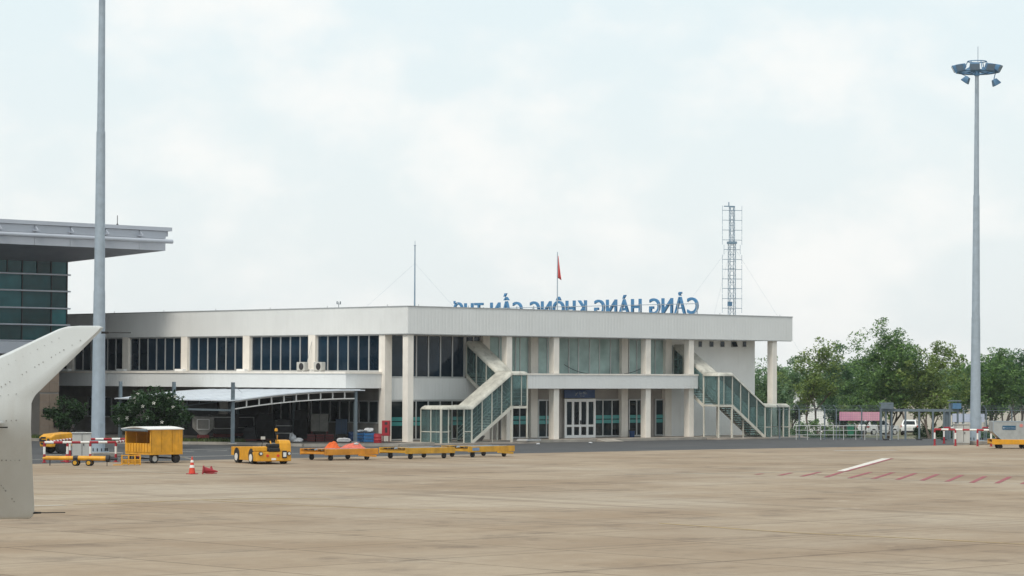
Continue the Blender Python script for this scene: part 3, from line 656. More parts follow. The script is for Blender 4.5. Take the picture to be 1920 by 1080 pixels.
# ------------------------------------------------------------------ covered stairs
def stair(X0, d, lab, grp):
    T = thing('covered_stairway', lab, 'stairway', (X0, -2.0, 0), 0, grp)
    Wd = 1.45; FL = 3.45; VL = 2.65; LW = 1.45; zl = 2.42; zt2 = 4.46; head = 2.0
    X = lambda u: d * u
    def P(u, y, z): return (X(u), y, z)
    # roofs: rounded section swept along the flight
    def roof(path, wdir, y0, y1, name, rad=0.25):
        n = 6; prof = []
        for i in range(n + 1): a = math.pi - (math.pi / 2) * i / n; prof.append((y0 + rad + rad * math.cos(a), rad * math.sin(a)))
        for i in range(n + 1): a = math.pi / 2 - (math.pi / 2) * i / n; prof.append((y1 - rad + rad * math.cos(a), rad * math.sin(a)))
        b = MB(); vs = []; k = len(prof)
        for (c, z, sc) in path:
            for (q, dz) in prof:
                vs.append((c, q, z + dz * sc) if wdir == 'y' else (q, c, z + dz * sc))
        fs = []
        for j in range(len(path) - 1):
            for i in range(k): fs.append((j * k + i, j * k + (i + 1) % k, (j + 1) * k + (i + 1) % k, (j + 1) * k + i))
        fs += [tuple(range(k))[::-1], tuple(range((len(path) - 1) * k, len(path) * k))]
        b.add(vs, fs); return b.build(name, M_stroof, T, smooth=True)
    ev = 2.22; el = zl + head
    roof([(X(u), z, s) for u, z, s in ((FL + VL + .06, ev, .15), (FL + VL - .02, ev, .7), (FL + VL - .2, ev, 1), (FL + .05, ev, 1), (FL - .05, ev + .02, 1))], 'y', -0.06, 2.0, 'vestibule_roof')
    roof([(X(u), z, s) for u, z, s in ((FL + .02, ev + .003, 1), (0.0, el, 1))], 'y', -0.05, Wd + .05, 'lower_flight_roof')
    roof([(X(u), z, s) for u, z, s in ((0.02, el + .003, 1), (-LW + .15, el + .003, 1), (-LW - .02, el + .003, .7), (-LW - .1, el, .15))], 'y', -0.06, Wd + .04, 'landing_roof')
    xa, xb = sorted((X(0.04), X(-LW - .04)))
    roof([(y, z, 1) for y, z in ((Wd - .1, el + .03), (4.35, el + zt2 - zl - .05))], 'x', xa, xb, 'upper_flight_roof')
    # floors and steps
    MB().box(X(-LW), X(0), 0.02, Wd, zl - .12, zl).build('landing_floor', M_stpost, T)
    ns = 13
    for i in range(ns):
        u = FL * (1 - (i + .5) / ns); z = 0.1 + (zl - .1) * (i + 1) / (ns + 1)
        MB().box(X(u - FL / ns * .62), X(u + FL / ns * .5), 0.06, Wd - .06, z - .06, z).build('step', M_step, T)
    ns = 11; fy0, fy1 = Wd, 4.33
    for i in range(ns):
        y = fy0 + (fy1 - fy0) * (i + .5) / ns; z = zl + (zt2 - zl) * (i + 1) / (ns + 1)
        MB().box(X(-LW + .06), X(-.06), y - .13, y + .15, z - .06, z).build('step', M_step, T)
    def fz(u): return 0.08 + (zl - 0.08) * (1 - u / FL)
    def uz(y): return zl + (zt2 - zl) * (y - fy0) / (fy1 - fy0)
    for y in (0.03, Wd - .03): MB().bar(P(FL, y, fz(FL) + .02), P(0, y, fz(0) - .1), 0.06, 0.2).build('stringer', M_stpost, T)
    for u in (-.03, -LW + .03): MB().bar((X(u), fy0, zl - .1), (X(u), fy1, zt2 - .1), 0.06, 0.2).build('stringer', M_stpost, T)
    # posts, panes, rails on the lower flight
    nb = 4
    us = [FL * i / nb for i in range(nb + 1)]
    pt = lambda a, b, w_=.062: MB().bar(a, b, w_).build('post', M_stpost, T)
    def pane(a, b, c, e):
        n = (Vector(b) - Vector(a)).cross(Vector(e) - Vector(a)).normalized() * 0.006
        MB().prism([a, b, c, e], -n, n).build('glass_pane', M_see, T)
    for y in (0.03, Wd - .03):
        for i, u in enumerate(us):
            zr = ev + (el - ev) * (1 - u / FL); pt(P(u, y, fz(u) - .04), P(u, y, zr + .03))
        for a, c in zip(us, us[1:]):
            ra = ev + (el - ev) * (1 - a / FL); rc = ev + (el - ev) * (1 - c / FL)
            pane(P(a + .04, y, fz(a) + .1), P(c - .04, y, fz(c) + .1), P(c - .04, y, rc), P(a + .04, y, ra))
        yi = y + (0.08 if y < .5 else -.08)
        for k in (0.35, 0.62, 0.9): MB().tube(P(0, yi, fz(0) + k), P(FL, yi, fz(FL) + k), 0.022, n=6).build('handrail', M_alu, T)
    # landing
    for u, y in ((-LW + .03, 0.03), (-LW + .03, Wd - .03), (-0.04, Wd - .03)): pt(P(u, y, 0.0), P(u, y, el + .05), .085)
    pt(P(-.04, .03, 0.0), P(-.04, .03, zl), .11)
    pt(P(-LW * .62, .03, zl), P(-LW * .62, .03, el + .03), .05)
    pane(P(-LW + .08, .03, zl + .06), P(-LW * .62 - .03, .03, zl + .06), P(-LW * .62 - .03, .03, el), P(-LW + .08, .03, el))
    pane(P(-LW * .62 + .03, .03, zl + .06), P(-.09, .03, zl + .06), P(-.09, .03, el), P(-LW * .62 + .03, .03, el))
    pane(P(-LW + .03, .08, zl + .06), P(-LW + .03, Wd - .08, zl + .06), P(-LW + .03, Wd - .08, el), P(-LW + .03, .08, el))
    for k in (0.3, 0.6, 0.9): MB().tube(P(-LW + .1, .1, zl + k), P(-.1, .1, zl + k), 0.02, n=6).build('handrail', M_alu, T)
    MB().box(X(-LW), X(0), 0.0, 0.06, zl - .16, zl - .12).build('edge_beam', M_stpost, T)
    MB().bar(P(FL * .42, .3, 0), P(FL * .42, .3, fz(FL * .42) - .1), .07).build('prop', M_stpost, T)
    # upper flight
    for u in (-.03, -LW + .03):
        ys = [fy0 + (fy1 - fy0) * i / 3 for i in range(4)]
        for y in ys: pt((X(u), y + .01, uz(y) - .05), (X(u), y + .01, el + (zt2 - zl - .05) * (y - fy0) / (fy1 - fy0) + .05), .07)
        for a, c in zip(ys, ys[1:]):
            ra = el + (zt2 - zl - .05) * (a - fy0) / (fy1 - fy0); rc = el + (zt2 - zl - .05) * (c - fy0) / (fy1 - fy0)
            pane((X(u), a + .05, uz(a) + .08), (X(u), c - .04, uz(c) + .08), (X(u), c - .04, rc), (X(u), a + .05, ra))
        for k in (.4, .85): MB().tube((X(u - .07 if u > -.1 else u + .07), fy0, zl + k), (X(u - .07 if u > -.1 else u + .07), fy1, zt2 + k), .022, n=6).build('handrail', M_alu, T)
    # vestibule: posts, panes with a mid rail, open doorway on the long side
    v0, v1 = FL, FL + VL; yb = 1.94
    pu = [v1, v1 - .62, v1 - 1.95, v0 + .05]
    for u in pu: pt(P(u, .03, 0.0), P(u, .03, ev + .02), .10 if u == v1 else .07)
    for u in (v1, v1 - 1.3, v0 + .05): pt(P(u, yb, 0.0), P(u, yb, ev + .02))
    pt(P(v1, .98, 0.0), P(v1, .98, ev + .02), .06)
    def vp(a, b):
        for z0, z1 in ((.06, .78), (.84, ev)):
            pane((*a, z0), (*b, z0), (*b, z1), (*a, z1))
        MB().bar((*a, .81), (*b, .81), .05).build('mid_rail', M_stpost, T)
    vp((X(pu[0] - .06), .03), (X(pu[1] + .04), .03)); vp((X(pu[2] - .04), .03), (X(pu[3] + .04), .03))
    vp((X(v1), .08), (X(v1), .94)); vp((X(v1), 1.02), (X(v1), yb - .05))
    vp((X(v1 - .05), yb), (X(v1 - 1.26), yb)); vp((X(v1 - 1.34), yb), (X(v0 + .1), yb))
    return T
stair(7.2, -1, 'glazed covered stairway left of the blue door sign, with a streaked cream roof', 'covered stairways')
stair(28.62, 1, 'glazed covered stairway by the white end wall, dropping to the right', 'covered stairways')

# ------------------------------------------------------------------ new terminal on the left
NX, NY = -6.6, 28.4
NT = thing('glass_terminal', 'modern terminal with dark green glass wall and wide blue-grey overhanging roof', 'building', (NX, NY, 0))
def nl(v): return (v[0] - NX, v[1] - NY, v[2])
zn = lambda py, px=125: onY(px, py, NY).z
xn = lambda px: onY(px, 600, NY).x - NX
MB().box(-34, -0.02, 0.30, 32, 6.0, 12.0).build('core_wall', M_shade, NT)
zr = [zn(y) for y in (640, 610, 579, 547, 516, 486)]
xb = [xn(p_) for p_ in (125, 96, 41, -14, -69, -124)] + [xn(-124) - 3.4 * i for i in range(1, 5)]
for r_ in range(5):
    z0, z1 = zr[r_], zr[r_ + 1]
    cs = xb if r_ < 4 else [xn(p_) for p_ in (125, 95, 69, 41, 12.5, -14, -42, -69, -97, -124)]
    f = MB()
    for c in cs: f.box(c - .045, c + .045, -0.03, 0.1, z0, z1)
    f.box(cs[-1], 0.02, -0.03, 0.1, z0 - .05, z0 + .05)
    fo = f.build('curtain_wall_frame', M_dk, NT)
    for a, b in zip(cs, cs[1:]): MB().box(b + .045, a - .045, 0.02, 0.06, z0 + .05, z1 - .05).build('pane', M_glassg, fo)
for z in zr[:5]: MB().tube((-34, -0.3, z), (0.16, -0.3, z), 0.055, n=8).build('sun_fin', M_panel, NT)
MB().box(-34, -0.12, -0.35, 0.4, zn(664), zr[0] - 0.06).build('spandrel_band', M_panel, NT)
# stone-clad piers below, built of courses
def slabs(x0, x1, y, z0, z1, parent, nx, nz):
    for i in range(nx):
        for j in range(nz):
            a = x0 + (x1 - x0) * i / nx; b = x0 + (x1 - x0) * (i + 1) / nx; c = z0 + (z1 - z0) * j / nz; e = z0 + (z1 - z0) * (j + 1) / nz
            MB().box(a + .008, b - .008, y - .03, y, c + .008, e - .008).build('stone_slab', M_stone, parent)
xs0, xs1 = onY(74, 760, NY + .6).x - NX, onY(110, 760, NY + .6).x - NX
pier = MB().box(xs0, xs1, 0.63, 3.0, PV, 5.85).build('stone_pier', M_beige, NT)
slabs(xs0, xs1, 0.6, PV, 3.0, pier, 2, 5); slabs(xs0, xs1, 0.6, 3.12, 5.8, pier, 2, 4)
xs2, xs3 = onY(20, 760, NY + 2).x - NX, onY(66, 760, NY + 2).x - NX
p2_ = MB().box(xs2, xs3, 2.03, 4.0, PV, 5.85).build('stone_pier', M_beige, NT); slabs(xs2, xs3, 2.0, PV, 5.8, p2_, 2, 9)
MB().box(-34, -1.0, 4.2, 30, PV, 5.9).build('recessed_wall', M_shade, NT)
for px_, py_ in ((84, 772), (104, 797)): q = onY(px_, py_, NY + .5); MB().box(q.x - NX - .12, q.x - NX + .12, .38, .56, q.z - .15, q.z + .2).build('wall_lamp', M_dk, NT)
# roof: front fascia of panels, sloped soffit, round rail on brackets
FY = 24.4 - NY; FXr = -1.07 - NX
fz0, fz1 = onY(310, 470, 24.4).z, onY(310, 428, 24.4).z
wz = zn(492)
sf = MB(); xl = -40
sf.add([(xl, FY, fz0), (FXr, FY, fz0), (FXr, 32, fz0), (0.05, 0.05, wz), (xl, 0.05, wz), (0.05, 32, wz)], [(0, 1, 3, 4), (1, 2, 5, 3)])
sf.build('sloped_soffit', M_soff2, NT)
MB().hexa([(xl, FY + .08, fz0 + .02), (FXr - .08, FY + .08, fz0 + .02), (FXr - .08, 32, fz0 + .02), (xl, 32, fz0 + .02), (xl, FY + .08, fz1), (FXr - .08, FY + .08, fz1), (FXr - .08, 32, fz1), (xl, 32, fz1)]).build('roof_slab', M_roofdeck, NT)
pw = 2.85; n = 13; zm = fz0 + (fz1 - fz0) * .52
for i in range(n):
    a = FXr - pw * (i + 1) + .6; b = FXr - pw * i + .6
    b = min(b, FXr)
    MB().box(a + .012, b - .012, FY, FY + .06, fz0, zm - .01).build('fascia_panel', M_panel, NT)
    MB().box(a + .012, b - .012, FY - .03, FY + .06, zm + .01, fz1 - .22).build('fascia_panel', M_panel, NT)
    br_ = MB(); br_.bar((a, FY - .05, fz1 - .25), (a, FY - .45, zm + .13), .05); br_.box(a - .18, a + .18, FY - .45, FY - .03, zm + .1, zm + .16); br_.build('rail_bracket', M_panel, NT)
MB().box(xl, FXr + .42, FY - .18, FY + .3, fz1 - .20, fz1 + .06).build('roof_edge', M_panel, NT)
MB().box(FXr - .07, FXr + .0, FY + .08, 32, fz0, fz1 - .22).build('side_fascia', M_panel, NT)
MB().box(FXr + .02, FXr + .42, FY + .3, 32, fz1 - .55, fz1 + .05).build('side_gutter', M_panel, NT)
q = onY(323, 453, 24.4 - .55)
MB().tube((xl, FY - .55, q.z), (q.x - NX, FY - .55, q.z), 0.15, n=12).build('round_rail', M_panel, NT, smooth=True)
q = onY(220, 420, 24.9)
MB().tube((q.x - NX, .5 + FY, fz1), (q.x - NX, .5 + FY, fz1 + .75), .025, n=6).lathe([(.12, 0), (.03, .15)], (q.x - NX, .5 + FY, fz1 + .05), 8).build('lightning_rod', M_dk, NT)

# ------------------------------------------------------------------ arched shelter
A = GD(437, 163.2, PV); Bp = GD(667, 168.2, PV)
u_ = (Bp - A); LA = u_.length; u_.normalize(); v_ = Vector((-u_.y, u_.x, 0)); ang = math.atan2(u_.y, u_.x)
SH = thing('arched_shelter', 'open steel shelter with curved pale metal roof and white end truss', 'shelter', A, ang)
LV = 15.5; zA, zB = 2.66, 3.30
def arch(x): t = x / LA; return zA + (zB - zA) * (1 - (1 - t) ** 1.9)
n = 14; rs = MB(); vs = []; fs = []
for j, y in enumerate((-0.25, LV)):
    for i in range(n + 1):
        x = -0.35 + (LA + 0.9) * i / n; vs.append((x, y, arch(max(0, min(LA, x))) + (x * .02 if x < 0 else 0)))
for i in range(n): fs.append((i, i + 1, n + 2 + i, n + 1 + i))
rs.add(vs, fs); ro = rs.build('roof_sheet', M_canopy, SH); sm = ro.modifiers.new('thick', 'SOLIDIFY'); sm.thickness = 0.06; sm.offset = -1
for i in range(12):
    y = 0.2 + i * LV / 12
    vs = []
    b = MB(); pts = [(-.33 + (LA + .8) * k / 10, y, arch(max(0, min(LA, -.33 + (LA + .8) * k / 10))) + .012) for k in range(11)]
    b.path(pts, .018, 5); b.build('roof_seam', M_canopy, SH)
for y, mm in ((0.0, M_wht), (LV / 2, M_steelblue), (LV - .2, M_steelblue)):
    b = MB(); nb = 10
    for i in range(nb):
        x0, x1 = LA * i / nb, LA * (i + 1) / nb
        b.bar((x0, y, arch(x0) - .12), (x1, y, arch(x1) - .12), .06, .06); b.bar((x0, y, arch(x0) - .55), (x1, y, arch(x1) - .55), .07, .07)
        b.bar((x0 + .07, y, arch(x0) - .52), (x0 + .07, y, arch(x0) - .14), .07)
    b.bar((LA - .05, y, arch(LA) - .55), (LA - .05, y, arch(LA) - .12), .07)
    b.build('roof_truss', mm, SH)
for x, y, h in ((0, 0, 3.75), (LA, 0, 3.25), (0, LV / 2, 3.75), (LA, LV / 2, 3.2), (0, LV - .2, 3.75), (LA, LV - .2, 3.2)):
    MB().box(x - .09, x + .09, y - .09, y + .09, 0, h).build('post', M_steelblue, SH)
    MB().box(x - .2, x + .2, y - .2, y + .2, 0, .03).build('base_plate', M_cab, SH)
for x in (0.0, 0.0): pass
MB().bar((-.1, 0, zA - .62), (-.1, LV, zA - .62), .07, .12).build('eave_beam', M_steelblue, SH)
cable(MB(), (0, 0, 3.7), (3.4, 5.0, 3.1), .05, .012).build('stay_wire', M_steelblue, SH)

# ------------------------------------------------------------------ things stored under the shelter
def at_dep(px, dep, z=PV): return GD(px, dep, z)
def container(loc, rz, lab, m, wd=1.9, h=1.15, cut=.45, dep=1.5, base=.42):
    t = thing('cargo_container', lab, 'cargo container', loc, rz, 'containers parked under the shelter')
    pr = [(-wd / 2, 0, base + .45), (-wd / 2 + cut, 0, base), (wd / 2 - cut, 0, base), (wd / 2, 0, base + .45), (wd / 2, 0, base + h), (-wd / 2, 0, base + h)]
    MB().prism(pr, (0, -dep / 2, 0), (0, dep / 2, 0)).build('shell', m, t, bevel=.03)
    b = MB(); b.bar((-wd / 2 + .3, -dep / 2 - .03, base + h - .18), (wd / 2 - .3, -dep / 2 - .03, base + h - .18), .05); b.bar((-wd / 2 + .3, -dep / 2 - .03, base + .35), (wd / 2 - .3, -dep / 2 - .03, base + .35), .05)
    for s in (-1, 1): b.bar((s * (wd / 2 - .3), -dep / 2 - .03, base + .35), (s * (wd / 2 - .3), -dep / 2 - .03, base + h - .18), .05)
    b.build('door_frame', M_cab, t)
    MB().box(-wd / 2 + .3, wd / 2 - .3, -dep / 2, dep / 2, .22, base - .002).build('pallet', M_redd, t)
    for s in (-1, 1): MB().box(s * (wd / 2 - .5) - .12, s * (wd / 2 - .5) + .12, -dep / 2 + .1, -dep / 2 + .3, 0, .219).build('wheel', M_blk, t)
    return t
container(at_dep(382, 169), CROT + .1, 'dull grey cargo container beside the dark bush under the shelter', mat('dull_container', (0.20, 0.19, 0.175), .6, .2, .2, 3), 1.35)
container(at_dep(420, 172), CROT + .15, 'dark cargo container with pale door frame, left of the shelter corner post', mat('dark_container', (0.045, 0.042, 0.04), .6, .1, .2, 3), 1.9, 1.25)
container(at_dep(457, 175), CROT + .15, 'black cargo container just right of the shelter corner post', M_dk, 1.9, 1.2, .35)
def frame_cabinet(loc, rz, name, lab, wd, h, z0, m, legm, dep=.7):
    t = thing(name, lab, 'cabinet', loc, rz)
    MB().box(-wd / 2, wd / 2, -dep / 2, dep / 2, z0, z0 + h).build('body', m, t, bevel=.02)
    MB().box(-.012, .012, -dep / 2 - .012, -dep / 2 - .001, z0 + .05, z0 + h - .05).build('door_joint', M_dk, t)
    for sx in (-1, 1):
        for sy in (-1, 1): MB().box(sx * (wd / 2 - .05) - .04, sx * (wd / 2 - .05) + .04, sy * (dep / 2 - .06) - .04, sy * (dep / 2 - .06) + .04, 0, z0 - .001).build('leg', legm, t)
    return t
frame_cabinet(at_dep(600, 171), CROT, 'equipment_cabinet', 'weathered grey metal cabinet on legs under the shelter', 1.08, 1.12, .62, mat('old_grey', (0.17, 0.165, 0.15), .7, 0, .2, 3), M_redd)
frame_cabinet(at_dep(641, 171), CROT, 'blue_cabinet', 'dark blue metal cabinet beside the grey one under the shelter', .74, .95, .45, mat('dark_blue', (0.010, 0.035, 0.075), .5, 0, .15, 3), M_dk)
for i, px in enumerate((585, 602, 619)):
    t = thing('wooden_crate', ['dark red crate leftmost under the grey cabinet', 'dark red crate in the middle under the grey cabinet', 'dark red crate rightmost under the grey cabinet'][i], 'crate', at_dep(px, 169.4), CROT, 'dark red crates under the shelter')
    for k in range(3): MB().box(-.25, .25, -.3, .3, .02 + k * .16, .14 + k * .16).build('slat', M_redd, t)
    MB().box(-.22, .22, -.27, .27, 0, .5).build('box', M_shade, t)
def stack(px, dep, wd, h, lab, seed):  # dark stacks added to fill the shelter's interior with near-black shade
    r = random.Random(seed); t = thing('added_shade_stack', lab, 'added stack', at_dep(px, dep), CROT, 'dark stacks added for shade under the shelter'); n = 9; vs = []; fs = []
    MB().box(-wd / 2, wd / 2, -.5, .5, 0, .12).build('pallet', M_redd, t)
    for j in range(4):
        z = .122 + (h - .122) * (j / 3) ; q = 1 - .06 * j
        for i in range(16):
            a = 6.283 * i / 16; c, s2 = math.cos(a), math.sin(a); m_ = max(abs(c), abs(s2)); rr = q * (1 + r.uniform(-.05, .05))
            vs.append((c / m_ * wd / 2 * rr, s2 / m_ * .5 * rr, z + (r.uniform(-.05, .05) if j else 0)))
    for j in range(3):
        for i in range(16): fs.append((j * 16 + i, j * 16 + (i + 1) % 16, (j + 1) * 16 + (i + 1) % 16, (j + 1) * 16 + i))
    fs.append(tuple(range(48, 64))); fs.append(tuple(range(16))[::-1])
    MB().add(vs, fs).build('cover', M_blk if seed % 2 else M_dk, t)
    for k in (.35, .7): MB().box(-wd / 2 - .03, wd / 2 + .03, -.545, -.53, h * k, h * k + .04).build('strap', M_cab if seed == 2 else M_dk, t)
stack(499, 172, 1.2, 1.75, 'tall black stack added for shade, farthest left under the shelter truss', 1)
stack(534, 171.5, 1.0, 1.35, 'mid-height dark stack added for shade behind the tractor beacon', 2)
stack(565, 172.5, .95, 1.9, 'tall black stack added for shade left of the grey cabinet', 3)
stack(470, 170.5, .8, .9, 'low dark stack added for shade right of the black container', 4)
def drum(loc, lab, m, r=.26, h=.82, nm='drum', cat='drum'):
    t = thing(nm, lab, cat, loc)
    MB().lathe([(r, 0), (r, h * .3), (r * 1.04, h * .33), (r, h * .36), (r, h * .64), (r * 1.04, h * .67), (r, h * .7), (r, h), (r * .93, h), (r * .93, h - .02)], n=18).build('shell', m, t, smooth=True)
    MB().lathe([(.03, h - .02), (.03, h + .01)], (r * .5, 0, 0), 8).build('bung', M_dk, t)
    return t
drum(at_dep(709, 166.6), 'red steel drum beside the fire hose cabinet', M_red, .25, .58)
drum(at_dep(661, 170), 'dark blue plastic drum left of the shelter end post', mat('deep_blue', (0.01, 0.05, 0.15), .5, 0, .2, 3), .27, .62)
def crate(loc, rz, lab, m):
    t = thing('plastic_crate', lab, 'crate', loc, rz, 'blue plastic crates by the terminal corner')
    b = MB()
    for k in range(3):
        z = .02 + k * .2; b.box(-.32, .32, -.25, -.22, z, z + .15); b.box(-.32, .32, .22, .25, z, z + .15); b.box(-.32, -.29, -.22, .22, z, z + .15); b.box(.29, .32, -.22, .22, z, z + .15)
    for sx in (-.3, .3):
        for sy in (-.235, .235): b.box(sx - .03, sx + .03, sy - .03, sy + .03, 0, .6)
    b.build('side', m, t); MB().box(-.285, .285, -.215, .215, .01, .05).build('bottom', m, t); return t
crate(at_dep(675, 169), CROT, 'left blue plastic crate right of the shelter end post', M_blue); crate(at_dep(692, 168.6), CROT + .2, 'right blue plastic crate next to the red drum', M_blue)
def sack(loc, lab, s=(.4, .3, .2), m=M_bag, seed=1, nm='sack', cat='sack', grp='white sacks near the terminal', rz=0.0):
    r = random.Random(seed); b = MB(); n, k = 12, 6; vs = []
    for j in range(k + 1):
        ph = math.pi * j / k
        for i in range(n):
            th = 2 * math.pi * i / n; q = 1 + r.uniform(-.22, .22)
            x = s[0] * math.copysign(abs(math.cos(th)) ** .6, math.cos(th)) * math.sin(ph) ** .7 * q; y = s[1] * math.copysign(abs(math.sin(th)) ** .6, math.sin(th)) * math.sin(ph) ** .7 * q
            vs.append((x, y, max(0, s[2] * (1 - math.cos(ph)) * q)))
    fs = [(j * n + i, j * n + (i + 1) % n, (j + 1) * n + (i + 1) % n, (j + 1) * n + i) for j in range(k) for i in range(n)]
    b.add(vs, fs); o = b.build(nm, m, None, smooth=True); o.location = loc; o.rotation_euler = (0, 0, rz); tag(o, lab, cat, grp); return o
sack(at_dep(645, 167.2), 'white sack lying left of the shelter end post', (.42, .3, .13), seed=3, rz=CROT)
sack(at_dep(549, 167.5), 'grey-white sack slumped behind the yellow tractor mirror', (.2, .2, .26), seed=4)
sack(at_dep(559, 167.0), 'low pale sack just right of the slumped one behind the tractor', (.32, .25, .13), seed=5, rz=CROT)
pz = at_dep(692, 168.6, PV + .6); sack((pz.x, pz.y, pz.z), 'crumpled white sack on the right blue crate', (.3, .22, .13), seed=6)
pz = at_dep(675, 169, PV + .6); sack((pz.x, pz.y, pz.z), 'small white bundle on the left blue crate', (.24, .2, .08), seed=8)
# fire hose cabinet
t = thing('fire_hose_cabinet', 'red fire hose cabinet on a stand in front of the corner pier', 'fire cabinet', GD(724.5, 167.8, PV), CROT - .3)
MB().box(-.24, .24, -.14, .14, .42, 1.38).build('body', M_red, t, bevel=.02); MB().box(-.05, .14, -.15, -.141, 1.12, 1.28).build('vent', M_dk, t); MB().box(-.02, .13, -.15, -.141, .62, .95).build('glass', M_dk, t)
for s in (-1, 1): MB().box(s * .2 - .03, s * .2 + .03, -.03, .03, 0, .419).build('leg', M_redd, t)
# bits on the pavement in front of the doors
t = thing('board_stack', 'stack of pale boards lying by the left stairway landing', 'boards', GD(992, 173.5, PV), 0.25)
for k in range(3): MB().box(-.9 + .1 * k, .9 - .05 * k, -.4, .4, .07 * k, .07 * k + .06).build('board', [M_cab, M_bag, M_step][k], t)
t = thing('waste_bin', 'dark blue waste bin on the pavement outside the ground floor glazing', 'bin', (onY(1185, 815, 1.6).x, 1.6, PV), 0)
MB().lathe([(.17, 0), (.21, .45)], n=16).build('body', M_sign, t, smooth=True); MB().lathe([(.23, .452), (.23, .49), (.1, .53)], n=16).build('rim', M_blk, t)
t = thing('stair_ramp', 'small upturned grey platform lying under the left stairway flight', 'platform', (5.6, 0.0, PV), .2)
MB().prism([(-.9, 0, .32), (.9, 0, .32), (.55, 0, 0), (-.6, 0, 0)], (0, -.4, 0), (0, .4, 0)).build('deck', M_step, t, bevel=.02); MB().box(-.7, .7, -.45, -.405, .33, .38).build('lip', M_cab, t)
for k, (px, py) in enumerate(((1009, 834), (1107, 832))):
    sack(G(px, py, .004), ['scrap of white litter on the road below the boards', 'scrap of white litter on the road below the folding doors'][k], (.12, .1, .05), M_bag, 20 + k, 'litter_scrap', 'litter', 'litter on the road')
MB_ = MB().hexa([(XP(1117, -1.3), -2.3, .005), (XP(1150, -1.3), -2.3, .005), (XP(1150, -1.3), -1.375, .005), (XP(1117, -1.3), -1.375, .005), (XP(1117, -1.3), -2.3, .02), (XP(1150, -1.3), -2.3, .02), (XP(1150, -1.3), -1.375, .16), (XP(1117, -1.3), -1.375, .16)])
struct(MB_.build('kerb_ramp', M_conc))

# ------------------------------------------------------------------ flood-light masts
def mast(loc, lab, Ht, rb, rt, head, grp, hb=0.3):
    t = thing('floodlight_mast', lab, 'light mast', loc, 0, grp)
    segs = [(0, .33), (.33, .66), (.66, 1)]
    for k, (a, b) in enumerate(segs):
        ra = rb + (rt - rb) * a; rc = rb + (rt - rb) * b
        MB().tube((0, 0, hb + Ht * a - (0.25 if k else 0)), (0, 0, hb + Ht * b), ra - (.012 * k if k else 0), rc, 24).build('pole_section', M_galv, t, smooth=True)
    fl_ = MB().lathe([(rb + .22, hb - .06), (rb + .22, hb)], n=24).build('base_flange', M_galv, t)
    for i in range(14):
        a = 2 * math.pi * i / 14; MB().tube((math.cos(a) * (rb + .13), math.sin(a) * (rb + .13), hb), (math.cos(a) * (rb + .13), math.sin(a) * (rb + .13), hb + .16), .03, n=6).build('bolt', M_dk, fl_)
    MB().box(-.95, .95, -.95, .95, .005, hb - .062).build('plinth', M_conc, t, bevel=.03)
    MB().box(-.16, .16, -rb - .03, -rb + .06, hb + .7, hb + 1.5).build('access_door', M_galv, t)
    if head:
        z = hb + Ht
        rg = MB(); pts = [(math.cos(a) * 1.25, math.sin(a) * 1.25, z - .15) for a in [2 * math.pi * i / 16 for i in range(17)]]
        rg.path(pts, .07, 8)
        for i in range(6): a = 2 * math.pi * i / 6; rg.tube((0, 0, z - .1), (math.cos(a) * 1.25, math.sin(a) * 1.25, z - .15), .05, n=6)
        pts = [(math.cos(a) * .62, math.sin(a) * .62, z + .55) for a in [2 * math.pi * i / 12 for i in range(13)]]; rg.path(pts, .035, 6)
        for i in range(6): a = 2 * math.pi * i / 6; rg.tube((math.cos(a) * .9, math.sin(a) * .9, z - .12), (math.cos(a) * .62, math.sin(a) * .62, z + .55), .03, n=6)
        rg.build('head_ring', M_lampblue, t)
        def lamp(ang_, rr, zz, tilt):
            c, s_ = math.cos(ang_), math.sin(ang_); rad = Vector((c, s_, 0)); tan = Vector((-s_, c, 0)); dn = (rad * math.cos(tilt) - Vector((0, 0, 1)) * math.sin(tilt)); up_ = dn.cross(tan)
            ctr = rad * rr + Vector((0, 0, zz)); b = MB()
            def F(a, d, e): return ctr + tan * a + dn * d + up_ * e
            b.hexa([F(-.2, -.2, -.13), F(.2, -.2, -.13), F(.2, -.2, .13), F(-.2, -.2, .13), F(-.33, .2, -.24), F(.33, .2, -.24), F(.33, .2, .24), F(-.33, .2, .24)])
            lo = b.build('floodlight', M_lampblue, t, bevel=.02)
            MB().hexa([F(-.3, .201, -.21), F(.3, .201, -.21), F(.3, .201, .21), F(-.3, .201, .21), F(-.3, .22, -.21), F(.3, .22, -.21), F(.3, .22, .21), F(-.3, .22, .21)]).build('lens', M_flens, lo)
            MB().bar(ctr - dn * .2, rad * 1.25 + Vector((0, 0, z - .15)), .05).build('bracket', M_lampblue, lo)
        for i in range(9): lamp(2 * math.pi * i / 9 + .2, 1.38, z + .12, R(28))
        lamp(CROT + .1, 1.25, z - .78, R(60)); lamp(CROT + math.pi - .4, .7, z - .62, R(55))
        MB().tube((.1, 0, z + .1), (.1, 0, z + 1.55), .025, n=6).build('lightning_rod', M_galv, t)
        MB().tube((0, 0, z - .4), (0, 0, z + .15), rt + .05, n=16).build('pole_cap', M_lampblue, t)
    return t
ml = G(183.5, 856.5)
mast(ml, 'tall galvanised floodlight mast at the left, top out of frame', 25.6, .375, .16, True, 'floodlight masts')
mr_ = GD(1828.5, 175.5)
mst = mast(mr_, 'tall galvanised floodlight mast at the right with its lamp ring in view', 24.4, .36, .125, True, 'floodlight masts')
mst.rotation_euler = (Matrix.Rotation(.006, 3, FH)).to_euler()
